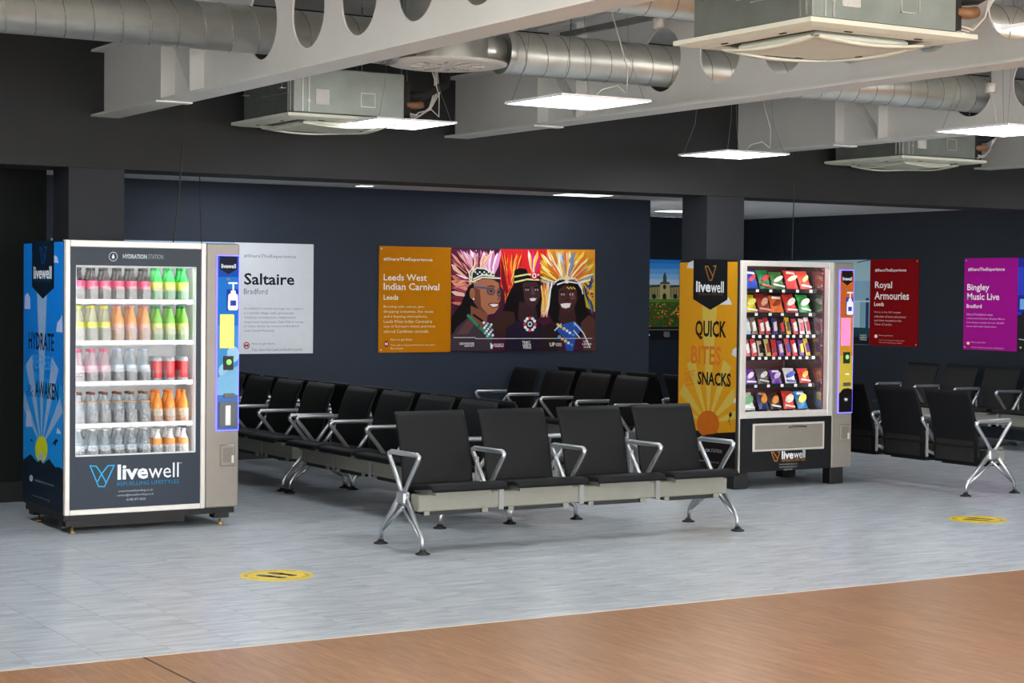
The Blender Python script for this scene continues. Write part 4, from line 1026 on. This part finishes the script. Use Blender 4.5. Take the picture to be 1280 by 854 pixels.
# --- Leeds West Indian Carnival
PM = Plane('y', YM, -1); PF = Plane('y', YM - .01, -1)
uA, uB, uC = PM.uv((473, 374))[0], PM.uv((563, 374))[0], PM.uv((744, 376))[0]
r, (tp, ph) = poster('wall_poster', 'wide orange carnival poster with photo of three women in feathered headdresses', PM, uA, uC, PZ0, PZ1, [('text_panel', uA, uB, (186, 116, 10)), ('photo_panel', uB, uC, (40, 24, 30))])
ik = Ink(PF); screws(ik, uA, uB + .3, PZ0, PZ1); C = Crop(466, 300, 5.894); Wt = (236, 226, 206)
lines(ik, C, Wt, [('#ShareTheExperience', 80, 128, 440, 164), ('Leeds West', 80, 250, 398, 303), ('Indian Carnival', 80, 316, 490, 372), ('Leeds', 80, 404, 188, 442)], .015)
lines(ik, C, (230, 206, 160), [('Bursting with colour, jaw-', 80, 482, 380, 505), ('dropping costumes, live music', 80, 517, 447, 543), ('and a buzzing atmosphere,', 80, 553, 400, 579), ('Leeds West Indian Carnival is', 80, 589, 436, 612), ("one of Europe's oldest and most", 80, 627, 460, 650), ('adored Caribbean carnivals.', 80, 662, 412, 684), ('How to get there', 130, 725, 290, 747), ('Train: walk to Chapeltown Road from the station.', 130, 768, 460, 783), ('Bus routes', 130, 792, 222, 806)], .005)
mlogo(ik, C, (82, 743), (116, 790)); ik.build('badge_print', tp)
ik = Ink(PF); A = Crop(560, 305, 6.1); B = Crop(650, 305, 6.1)
vv0, vv1 = PZ0, PZ1
ik.poly_uv((70, 26, 50), [(uB, vv0), (uC, vv0), (uC, vv1), (uB, vv1)])
ik.poly((214, 36, 40), [A(395, 38), A(560, 40), B(225, 40), B(220, 230), A(560, 260), A(400, 330)])
ik.poly((226, 150, 40), [B(205, 42), B(572, 44), B(570, 330), B(400, 260), B(200, 300)])
ik.poly((196, 170, 40), [B(380, 120), B(572, 150), B(572, 520), B(500, 480), B(460, 300)])
rnd = random.Random(3)
def feather(c, base, tip, wpx):
    bx, by = base; tx, ty = tip; dx, dy = tx - bx, ty - by; L = math.hypot(dx, dy); nx, ny = -dy / L, dx / L
    ik.poly(c, [(bx, by), (bx + dx * .4 + nx * wpx, by + dy * .4 + ny * wpx), (bx + dx * .85 + nx * wpx * .7, by + dy * .85 + ny * wpx * .7), tip, (bx + dx * .8 - nx * wpx * .8, by + dy * .8 - ny * wpx * .8), (bx + dx * .4 - nx * wpx, by + dy * .4 - ny * wpx)])
# plum and pink plumes left
ik.poly((96, 28, 66), [A(20, 40), A(200, 42), A(160, 200), A(22, 260)])
for i in range(10):
    y = 70 + i * 42; feather([(226, 150, 120), (160, 60, 90), (236, 190, 170), (120, 40, 60), (210, 120, 90)][i % 5], A(170, 230 + i * 26), A(24, y), 2.2 + (i % 3))
for i in range(13):
    x = 90 + i * 26; feather([(226, 150, 200), (240, 214, 226), (206, 110, 170), (246, 236, 240)][i % 4], A(250 + i * 8, 250), A(x, 42 + (i % 3) * 12), 2.6)
# red and orange plumes centre
for i in range(9): feather([(232, 60, 40), (240, 120, 40), (200, 24, 40), (250, 170, 60)][i % 4], A(440 + i * 6, 400), A(405 + i * 17, 60 + (i * 53) % 60), 3)
for i in range(6): feather([(240, 230, 226), (246, 190, 60), (226, 40, 120)][i % 3], B(108, 260), B(62 + i * 18, 46 + (i % 2) * 40), 2.4)
# yellow and white plumes right
for i in range(26):
    a = math.radians(168 - i * 6.6); R_ = 250 + (i * 37) % 60
    tip = (max(150, min(566, 345 + R_ * 1.05 * math.cos(a))), max(48, 300 - R_ * math.sin(a))); feather([(240, 180, 40), (246, 214, 90), (226, 120, 30), (250, 236, 190), (200, 140, 30)][i % 5], B(345, 330), B(*tip), 3.2)
for i in range(6): feather([(206, 220, 240), (120, 150, 200), (246, 240, 230)][i % 3], B(345, 250), B(300 + i * 28, 60 + (i % 2) * 60), 2.2)
for i in range(5): feather([(40, 56, 90), (236, 190, 40)][i % 2], B(480, 260 + i * 10), B(560, 300 + i * 55), 2.6)
for i in range(6): feather([(240, 150, 60), (250, 236, 226), (226, 90, 60)][i % 3], B(165, 520), B(150 + i * 14, 300 + i * 12), 2)
skinA, skinB, skinC, hair = (166, 106, 78), (66, 40, 44), (72, 42, 38), (20, 14, 16)
for i in range(70):
    t = rnd.random(); bx, by = A(180 + 60 * rnd.random(), 240 + 60 * rnd.random()); tx, ty = A(24 + 330 * t, 46 + (1 - t) * 300 * rnd.random())
    feather(rnd.choice([(236, 176, 206), (250, 230, 236), (150, 50, 100), (206, 110, 120), (236, 170, 140), (90, 26, 50), (246, 214, 200)]), (bx, by), (tx, ty), .6 + rnd.random())
for i in range(60):
    feather(rnd.choice([(232, 50, 40), (250, 140, 50), (196, 20, 40), (250, 190, 90), (240, 90, 40), (120, 20, 30)]), A(430 + 60 * rnd.random(), 420 + 60 * rnd.random()), A(395 + 190 * rnd.random(), 48 + 260 * rnd.random()), .5 + .8 * rnd.random())
for i in range(90):
    a = math.radians(175 - 170 * rnd.random()); R_ = 150 + 150 * rnd.random()
    feather(rnd.choice([(246, 190, 50), (250, 226, 120), (226, 110, 30), (255, 246, 220), (180, 120, 30), (236, 150, 40), (120, 150, 200)]), B(345 + 60 * math.cos(a), 320 - 60 * math.sin(a)), B(max(150, min(566, 345 + R_ * 1.05 * math.cos(a))), max(48, 310 - R_ * math.sin(a))), .5 + .9 * rnd.random())
for i in range(30):
    feather(rnd.choice([(246, 150, 60), (252, 240, 230), (230, 80, 60), (250, 200, 90), (170, 190, 210)]), B(150 + 60 * rnd.random(), 560), B(140 + 110 * rnd.random(), 250 + 200 * rnd.random()), .7 + rnd.random())
for i in range(24):
    feather(rnd.choice([(246, 200, 60), (40, 60, 110), (226, 150, 30), (90, 120, 170)]), B(500 + 20 * rnd.random(), 330 + 60 * rnd.random()), B(540 + 28 * rnd.random(), 220 + 320 * rnd.random()), .6 + .8 * rnd.random())
# woman left: hair, neck, face in three-quarter view
ik.poly(hair, [A(*p) for p in ((150, 330), (185, 300), (240, 330), (220, 500), (140, 600), (20, 690), (22, 560), (100, 450))])
ik.poly((62, 52, 62), [A(*p) for p in ((20, 720), (60, 640), (150, 560), (230, 590), (330, 690), (340, 815), (20, 815))]); ik.poly((96, 62, 62), [A(*p) for p in ((60, 690), (150, 575), (200, 610), (150, 690))])
ik.poly((126, 76, 56), [A(*p) for p in ((170, 470), (300, 530), (290, 620), (240, 640), (170, 560))])
ik.poly(skinA, [A(*p) for p in ((195, 300), (260, 268), (340, 270), (385, 300), (392, 380), (398, 420), (385, 450), (380, 490), (350, 530), (300, 540), (240, 500), (190, 440))])
ik.poly((110, 64, 48), [A(*p) for p in ((195, 330), (240, 350), (250, 480), (300, 536), (240, 506), (190, 440))])
ik.ell((156, 96, 70), A(182, 378), 3.4, 7); ik.ell((230, 226, 226), A(192, 420), 1.2, 1.2)
ik.poly((232, 226, 220), [A(*p) for p in ((310, 462), (345, 456), (378, 458), (370, 476), (335, 482))]); ik.line((90, 40, 44), [A(305, 460), A(340, 452), A(382, 455)], .01); ik.line((90, 40, 44), [A(312, 466), A(340, 486), A(374, 478)], .01)
ik.line((60, 90, 130), [A(200, 330), A(280, 335), A(300, 345)], .018)
for c in ((325, 362), (385, 372)):
    ik.ell((40, 60, 84), A(*c), 32 / 6.1 if c[0] < 350 else 2.6, 30 / 6.1); ik.ell((120, 84, 74), A(*c), 26 / 6.1 if c[0] < 350 else 2, 24 / 6.1); ik.ell((20, 14, 14), A(c[0], c[1] - 4), 1.6, 1.2)
ik.line((84, 48, 36), [A(372, 380), A(392, 418), A(372, 424)], .008); ik.line((30, 18, 16), [A(298, 326), A(330, 320), A(352, 328)], .01)
ik.line((40, 130, 96), [A(150, 545), A(230, 630), A(330, 715)], .03); ik.line((16, 12, 14), [A(190, 540), A(262, 590)], .02)
ik.poly((30, 34, 50), [A(*p) for p in ((180, 215), (215, 185), (270, 185), (340, 225), (385, 265), (392, 280), (260, 262), (180, 285))])
for pth in (((175, 290), (180, 220), (215, 183), (275, 188), (345, 225)), ((182, 288), (260, 255), (395, 262)), ((190, 268), (260, 236), (350, 245)), ((165, 300), (160, 220), (190, 175))): ik.line((226, 222, 190), [A(*p) for p in pth], .015)
for i in range(8): ik.ell((226, 230, 236), A(205 + i * 17, 215 + (i % 2) * 14), 1.1, 1.1)
for i in range(14): ik.ell([(206, 226, 236), (150, 190, 206), (240, 240, 240)][i % 3], A(270 + (i * 29) % 70, 600 + i * 8), 1.6, 1.6)
# woman centre
ik.poly(hair, [A(*p) for p in ((500, 300), (505, 200), (540, 185), (590, 190), (640, 280))] + [B(*p) for p in ((150, 290), (165, 420), (150, 560), (60, 600), (-60, 600), (-150, 560), (-100, 400))])
ik.poly((60, 36, 30), [A(*p) for p in ((340, 560), (420, 510), (500, 520), (520, 640), (380, 700), (330, 640))])
ik.poly((34, 24, 44), [A(*p) for p in ((430, 815), (440, 640), (520, 590))] + [B(*p) for p in ((60, 560), (150, 600), (230, 680), (230, 815))])
ik.poly((56, 34, 38), [B(*p) for p in ((-10, 440), (110, 450), (130, 560), (60, 640), (-20, 570))])
ik.poly(skinB, [B(*p) for p in ((15, 300), (60, 285), (120, 288), (148, 330), (150, 400), (130, 455), (95, 490), (60, 478), (30, 430))])
ik.poly((96, 64, 72), [B(*p) for p in ((82, 330), (96, 325), (112, 385), (84, 390))])
ik.poly((236, 230, 230), [B(*p) for p in ((68, 418), (95, 412), (122, 416), (110, 434), (82, 436))]); ik.line((110, 50, 66), [B(64, 415), B(95, 408), B(126, 413)], .01)
for c in (50, 122): ik.ell((220, 214, 214), B(c, 350), 2.2, 1.0); ik.ell((14, 10, 12), B(c, 350), 1.0, 1.0); ik.line((14, 10, 10), [B(c - 18, 334), B(c + 16, 332)], .009)
ik.poly((24, 18, 20), [A(*p) for p in ((500, 300), (503, 210), (545, 190), (600, 200))] + [B(*p) for p in ((50, 250), (140, 260), (150, 292), (40, 290), (-60, 300))])
for y0, y1 in ((250, 232), (292, 270)): ik.line((232, 226, 150), [A(505, y0), A(600, y1), B(140, y1 + 4)], .016)
ik.ell((220, 30, 90), B(105, 245), 4.2, 4.6); ik.ell((244, 236, 236), B(105, 242), 2.6, 3.2); ik.ell((180, 20, 70), B(105, 242), 1.3, 1.8)
ctr = (72, 612)
for i in range(12):
    a = i * math.pi / 6; ik.ell([(226, 50, 50), (206, 226, 240), (240, 236, 236)][i % 3], B(ctr[0] + 40 * math.cos(a), ctr[1] + 48 * math.sin(a)), 1.9, 1.9)
ik.ell((200, 220, 236), B(*ctr), 3, 3.4); ik.ell((30, 30, 60), B(*ctr), 1.6, 1.8)
# woman right
ik.poly(hair, [B(*p) for p in ((235, 340), (280, 280), (350, 270), (430, 285), (480, 340), (500, 480), (545, 560), (520, 690), (440, 720), (300, 600), (250, 600), (215, 520))])
ik.poly((84, 50, 44), [B(*p) for p in ((460, 600), (520, 540), (570, 580), (572, 815), (480, 815))])
ik.poly((40, 26, 28), [B(*p) for p in ((150, 640), (230, 600), (300, 640), (290, 815), (160, 815))])
ik.poly((60, 36, 34), [B(*p) for p in ((300, 480), (410, 490), (430, 600), (340, 640), (290, 580))])
ik.poly(skinC, [B(*p) for p in ((290, 350), (330, 318), (390, 318), (428, 350), (432, 430), (405, 500), (360, 532), (315, 505), (288, 440))])
ik.poly((106, 66, 64), [B(*p) for p in ((372, 360), (410, 370), (420, 420), (380, 430))]); ik.line((40, 22, 22), [B(335, 425), B(352, 432), B(370, 424)], .008)
ik.poly((240, 234, 230), [B(*p) for p in ((305, 458), (345, 452), (385, 452), (375, 482), (345, 492), (315, 482))]); ik.line((110, 48, 54), [B(300, 455), B(345, 446), B(392, 449)], .011); ik.line((110, 48, 54), [B(312, 488), B(345, 498), B(380, 486)], .009)
for c in (322, 388): ik.ell((226, 220, 224), B(c, 385), 2.4, 1.2); ik.ell((14, 12, 20), B(c, 385), 1.1, 1.2); ik.line((14, 10, 10), [B(c - 20, 366), B(c + 20, 362)], .009)
for i in range(6): ik.ell((236, 190, 70), B(358 + i * 11, 332 + (i % 2) * 8), .9, .9)
for pth in (((265, 290), (300, 265), (350, 260), (420, 265), (465, 320), (475, 380)), ((280, 310), (350, 285), (440, 300), (470, 350))): ik.line((230, 232, 236), [B(*p) for p in pth], .014)
ik.poly((240, 238, 236), [B(*p) for p in ((340, 300), (350, 240), (366, 300))]); ik.ell((246, 220, 160), B(352, 262), 3.4, 3.6)
ik.poly((40, 84, 170), [B(*p) for p in ((270, 650), (330, 610), (410, 590), (470, 640), (420, 720), (400, 815), (350, 815), (330, 720))])
for i in range(16): ik.ell([(236, 196, 70), (226, 236, 244), (90, 150, 220)][i % 3], B(285 + (i * 47) % 130, 615 + (i * 31) % 170), 1.8, 1.8)
for pth in (((260, 660), (310, 610)), ((410, 600), (480, 680), (530, 790)), ((405, 660), (450, 715))): ik.line((226, 230, 236), [B(*p) for p in pth], .012)
# strip of partner logos
ik.poly((26, 24, 48), [A(18, 725), B(572, 722), B(572, 822), A(18, 822)]) if False else None
ik.line((220, 214, 214), [A(40, 714), A(205, 714)], .006); ik.line((216, 210, 206), [A(205, 722), B(545, 720)], .006)
lines(ik, A, (236, 232, 230), [('LEEDS BRADFORD', 85, 752, 196, 768), ('AIRPORT', 120, 772, 196, 784), ('WELCOME TO', 345, 760, 420, 772), ('YORKSHIRE', 345, 774, 420, 786)], .02)
ik.poly((236, 234, 230), [A(*p) for p in ((318, 752), (342, 772), (332, 802), (320, 796))])
lines(ik, B, (230, 230, 228), [('THAT', 12, 740, 75, 758), ('LEEDS', 18, 760, 80, 778), ('THING', 18, 780, 80, 800), ('UP', 222, 752, 262, 782), ('LEEDS', 268, 756, 312, 766), ('UNITED', 268, 770, 312, 780), ('VISIT', 478, 738, 518, 750), ('LEEDS', 470, 756, 540, 770), ('2023', 480, 780, 530, 792)], .02)
ik.build('photo_print', ph)
# --- Saltaire
uR = PM.uv((391, 372))[0]; uL = uR - (uB - uA)
r, (tp, ph) = poster('wall_poster', 'white poster headed Saltaire beside the blue vending machine', PM, uL - (uC - uB), uR, PZ0, PZ1, [('text_panel', uL, uR, (206, 212, 220)), ('photo_panel', uL - (uC - uB), uL, (110, 130, 150))])
ik = Ink(PF); C = Crop(295, 300, 5.89); g = (110, 118, 130)
lines(ik, C, g, [('#ShareTheExperience', 58, 104, 440, 142)], 0); lines(ik, C, (18, 22, 34), [('Saltaire', 60, 243, 430, 334)], .02); lines(ik, C, (100, 108, 120), [('Bradford', 58, 358, 232, 400)], 0)
lines(ik, C, (110, 118, 130), [('A UNESCO World Heritage Site, Saltaire', 58, 498, 495, 518), ('is a model village with spectacular', 58, 530, 428, 551), ('Victorian architecture, independent', 58, 563, 440, 583), ('shops and restaurants. Salts Mill is home', 58, 596, 495, 616), ('to many works by renowned Bradford', 58, 628, 462, 647), ('artist David Hockney.', 58, 660, 285, 680), ('How to get there', 115, 755, 285, 776), ('Train: direct from Leeds and Bradford stations', 115, 798, 490, 816)], 0)
ik.ell((190, 40, 60), C(77, 777), 23 / 5.89, 26 / 5.89); ik.ell((206, 212, 220), C(77, 777), 16 / 5.89, 18 / 5.89); ik.text((60, 30, 40), 'M', C(64, 768), C(90, 788), .03)
ik.build('badge_print', tp)
ik = Ink(PF); U0 = uL - (uC - uB); W_s = uC - uB
def q4(c, a, b, c_, d): ik.poly_uv(c, [(U0 + a * W_s, PZ0 + c_), (U0 + b * W_s, PZ0 + c_), (U0 + b * W_s, PZ0 + d), (U0 + a * W_s, PZ0 + d)])
q4((150, 186, 220), 0, 1, .5, .998); q4((176, 150, 110), .1, .9, .25, .62); q4((80, 110, 60), 0, 1, .12, .27); q4((20, 22, 24), 0, 1, 0.002, .12)
for i in range(9): q4((60, 60, 66), .14 + i * .085, .18 + i * .085, .38, .48)
ik.build('photo_print', ph)
# --- park photo poster on the far back wall
PB = Plane('y', YF, -1); PBF = Plane('y', YF - .01, -1); C = Crop(805, 318, 7.6)
cu = PB.uv(C(197, 300))[0]; wd = uC - uB; uR2 = PB.uv((852.4, 370))[0]; uL2 = uR2 - wd
r, (ph, tp) = poster('wall_poster', 'narrow strip of a park photo poster between middle wall and yellow machine', PB, uL2, uR2 + .78, PZ0, PZ1, [('photo_panel', uL2, uR2, (60, 90, 50)), ('text_panel', uR2, uR2 + .78, (40, 96, 60))])
ik = Ink(PBF)
def zz(y): return PB.uv(C(190, y))[1]
def band(c, y0, y1): ik.poly_uv(c, [(uL2, zz(y1)), (uR2, zz(y1)), (uR2, min(PZ1, zz(y0))), (uL2, min(PZ1, zz(y0)))])
for i, c in enumerate(((36, 122, 214), (60, 142, 222), (96, 166, 230), (136, 186, 232), (176, 206, 232))): band(c, 38 + i * 50, 90 + i * 50)
band((150, 140, 96), 295, 425)
for i in range(40):
    u = uL2 + wd * (i + .5) / 40; ik.poly_uv((112, 104, 72), [(u, zz(410)), (u + .018, zz(410)), (u + .018, zz(320)), (u, zz(320))])
ik.poly((60, 66, 60), [C(*p) for p in ((40, 300), (150, 285), (150, 310), (40, 318))]); ik.poly((60, 66, 60), [C(*p) for p in ((245, 300), (352, 288), (352, 310), (245, 318))])
ik.poly((176, 162, 112), [C(*p) for p in ((150, 430), (152, 272), (243, 272), (246, 430))]); ik.poly((70, 76, 72), [C(*p) for p in ((148, 282), (160, 262), (180, 262), (182, 205), (197, 165), (212, 205), (215, 262), (236, 262), (248, 282))])
ik.poly((36, 32, 30), [C(*p) for p in ((176, 430), (176, 385), (194, 365), (212, 385), (212, 430))]); ik.ell((40, 36, 34), C(195, 310), 2, 3)
for cx in (95, 297): ik.ell((30, 32, 28), C(cx, 400), 2.6, 3.2)
band((74, 122, 44), 425, 458); band((60, 80, 30), 455, 700)
fr_ = random.Random(5)
for i in range(420):
    yy = 462 + 225 * fr_.random() ** 1.1; u = uL2 + wd * fr_.random(); s = .008 + .014 * (yy - 450) / 240
    c = [(206, 84, 40), (226, 150, 50), (186, 44, 40), (110, 130, 40), (60, 92, 34), (230, 190, 80), (40, 66, 30)][fr_.randrange(7) if yy < 580 else fr_.choice((0, 3, 4, 4, 6, 6, 2))]
    v = zz(yy); ik.poly_uv(c, [(max(uL2, min(uR2, u + s * a)), v + s * b) for a, b in ((-1, 0), (0, -1), (1, 0), (0, 1))])
band((16, 18, 20), 690, 812); ik.poly_uv((130, 134, 130), [(uL2 + .05, zz(719)), (uR2 - .05, zz(719)), (uR2 - .05, zz(713)), (uL2 + .05, zz(713))])
ik.text((140, 146, 144), 'THAT', C(182, 735), C(238, 750), .03); ik.text((140, 146, 144), 'LEEDS', C(182, 752), C(240, 767), .03); ik.text((140, 146, 144), 'THING', C(184, 769), C(240, 786), .03)
ik.ell((210, 210, 206), C(42, 766), 1.2, 1.2)
ik.build('photo_print', ph)
# --- Royal Armouries, Bingley Music Live on the right wall
PR = Plane('x', XS, -1); PRF = Plane('x', XS - .01, -1)
uA = PR.uv((1088, 378))[0]; uB = PR.uv((1148.5, 378))[0]
r, (ph, tp) = poster('wall_poster', 'dark red poster headed Royal Armouries right of the yellow machine', PR, uA - wd, uB, PZ0, PZ1, [('photo_panel', uA - wd, uA, (120, 156, 172)), ('text_panel', uA, uB, (112, 6, 12))])
ik = Ink(PRF); C = Crop(1060, 315, 6.83); screws(ik, uA - .4, uB, PZ0, PZ1)
lines(ik, C, (236, 226, 224), [('#ShareTheExperience', 232, 144, 498, 174), ('Royal', 232, 253, 376, 327), ('Armouries', 228, 340, 520, 410), ('Leeds', 225, 427, 306, 463)], .015)
lines(ik, C, (214, 170, 168), [("Home to the UK's largest", 225, 505, 450, 528), ('collection of arms and armour', 225, 540, 496, 566), ('and sister museum to the', 225, 574, 455, 598), ('Tower of London.', 225, 607, 376, 630), ('How to get there', 262, 706, 382, 724), ('Walk: 15 minutes from the railway station', 262, 748, 482, 766), ('Waterbus from Granary Wharf', 262, 768, 460, 787)], .005)
ik.ell((226, 214, 212), C(239, 720), 2, 2.2)
ik.build('badge_print', tp)
ik = Ink(PRF); P0u = uA - wd
def b4(c, a, b, v0, v1): ik.poly_uv(c, [(P0u + a * wd, PZ0 + v0), (P0u + b * wd, PZ0 + v0), (P0u + b * wd, PZ0 + v1), (P0u + a * wd, PZ0 + v1)])
b4((118, 160, 176), 0, 1, .002, .997); b4((150, 184, 196), 0, 1, .75, .997); b4((126, 164, 186), .45, 1, .5, .75); b4((96, 130, 150), .0, .45, .3, .8)
b4((30, 66, 84), .7, .82, .1, .5); b4((160, 190, 206), .82, .9, .1, .5); b4((24, 52, 96), .96, .99, .12, .55); b4((24, 60, 70), 0, 1, .002, .2); b4((14, 20, 26), 0, 1, .002, .09); b4((170, 196, 206), .0, 1, .5, .52)
ik.line((30, 44, 50), [C(78, 90), C(188, 68)], .01); ik.text((190, 200, 206), 'THAT', C(100, 705), C(158, 720), .03); ik.text((190, 200, 206), 'LEEDS', C(100, 723), C(160, 738), .03); ik.text((190, 200, 206), 'THING', C(100, 741), C(158, 756), .03)
ik.build('photo_print', ph)
uA = PR.uv((1205.7, 378))[0]; uB = PR.uv((1272.8, 378))[0]
r, (tp, ph) = poster('wall_poster', 'magenta poster headed Bingley Music Live at right picture edge', PR, uA, uB + wd, PZ0, PZ1, [('text_panel', uA, uB, (152, 14, 132)), ('photo_panel', uB, uB + wd, (14, 16, 60))])
ik = Ink(PRF); C = Crop(1195, 315, 6.565); screws(ik, uA, uB + .4, PZ0, PZ1)
lines(ik, C, (240, 224, 238), [('#ShareTheExperience', 100, 130, 400, 162), ('Bingley', 93, 263, 273, 332), ('Music Live', 93, 338, 355, 396), ('Bradford', 88, 428, 210, 462)], .015)
lines(ik, C, (226, 170, 218), [("One of Yorkshire's most", 88, 502, 300, 525), ('celebrated festivals, Bingley Music', 88, 538, 400, 561), ('Live draws crowds of over 40,000', 88, 571, 393, 594), ('music fans each September.', 88, 602, 335, 626), ('How to get there', 125, 735, 243, 753), ('Train: direct from Leeds and Bradford', 125, 776, 393, 798)], .005)
ik.ell((236, 220, 160), C(100, 749), 2, 1.8)
ik.build('badge_print', tp)
ik = Ink(PRF); P0u = uB
b4((16, 30, 150), 0, 1, .42, .997); b4((30, 60, 190), 0, .1, .6, .9); b4((110, 170, 226), .02, .08, .45, .56); b4((30, 40, 200), 0, 1, .39, .42); b4((8, 8, 14), 0, 1, .002, .39)
ik.line((200, 200, 206), [C(518, 715), C(556, 722)], .008); ik.ell((200, 190, 120), C(530, 785), 1.2, 1.4)
for i in range(14): ik.poly_uv((20, 12, 40), [(P0u + .1 + i * .1 + .05 * math.cos(k), PZ0 + .39 + .05 * math.sin(k)) for k in range(6)])
ik.build('photo_print', ph)

# ================================================================== FLOOR STICKERS
def disc(x, y, r, rot, label):
    o = empty('floor_sticker', (x, y, 0)); tag(o, label, 'floor sticker', 'yellow distancing floor stickers')
    MB().lathe([(r, .0002), (r, .0012)], n=40).build('vinyl_disc', mat('yellow_vinyl', (226, 196, 36), .45), o)
    mb = MB()
    ink_ = mat('grey_ink', (70, 74, 84), .5)
    def flat(pts): n = mb.add([(a * math.cos(rot) - b * math.sin(rot), a * math.sin(rot) + b * math.cos(rot), .0016) for a, b in pts]); mb.face([n + i for i in range(len(pts))])
    def oval(cx, cy, a, b): flat([(cx + a * math.cos(k * math.pi / 8), cy + b * math.sin(k * math.pi / 8)) for k in range(16)])
    for s in (-1, 1):                                   # a pair of shoe soles
        oval(s * .05, .035, .03, .06); oval(s * .045, -.07, .024, .03)
        flat([(s * .05 - .024, .02), (s * .05 - .02, -.07), (s * .05 + .016, -.07), (s * .05 + .024, .02)])
    for ang in (90, 270, 10, 170):
        tx, n_ = ('KEEP YOUR DISTANCE', 18) if ang in (90, 270) else ('2M', 2)
        vs_, fs_ = text_mesh(tx); x0 = min(v[0] for v in vs_); x1 = max(v[0] for v in vs_); sp_ = 1.9 if n_ > 2 else .35
        pts = []
        for vx, vy in vs_:
            a = math.radians(ang) + (.5 - (vx - x0) / (x1 - x0)) * sp_; rr = r * .77 + vy * .028; pts.append((rr * math.cos(a), rr * math.sin(a)))
        n = mb.add([(a * math.cos(rot) - b * math.sin(rot), a * math.sin(rot) + b * math.cos(rot), .0016) for a, b in pts])
        for f in fs_: mb.face([n + i for i in f])
    mb.build('footprint_print', ink_, o)
a = onz((345.5, 719.5), 0); disc(a.x, a.y, .2, .5, 'round yellow footprint sticker on grey floor left of foreground bench')
a = onz((1222, 649.5), 0); disc(a.x, a.y, .2, .5, 'round yellow footprint sticker on grey floor at right')
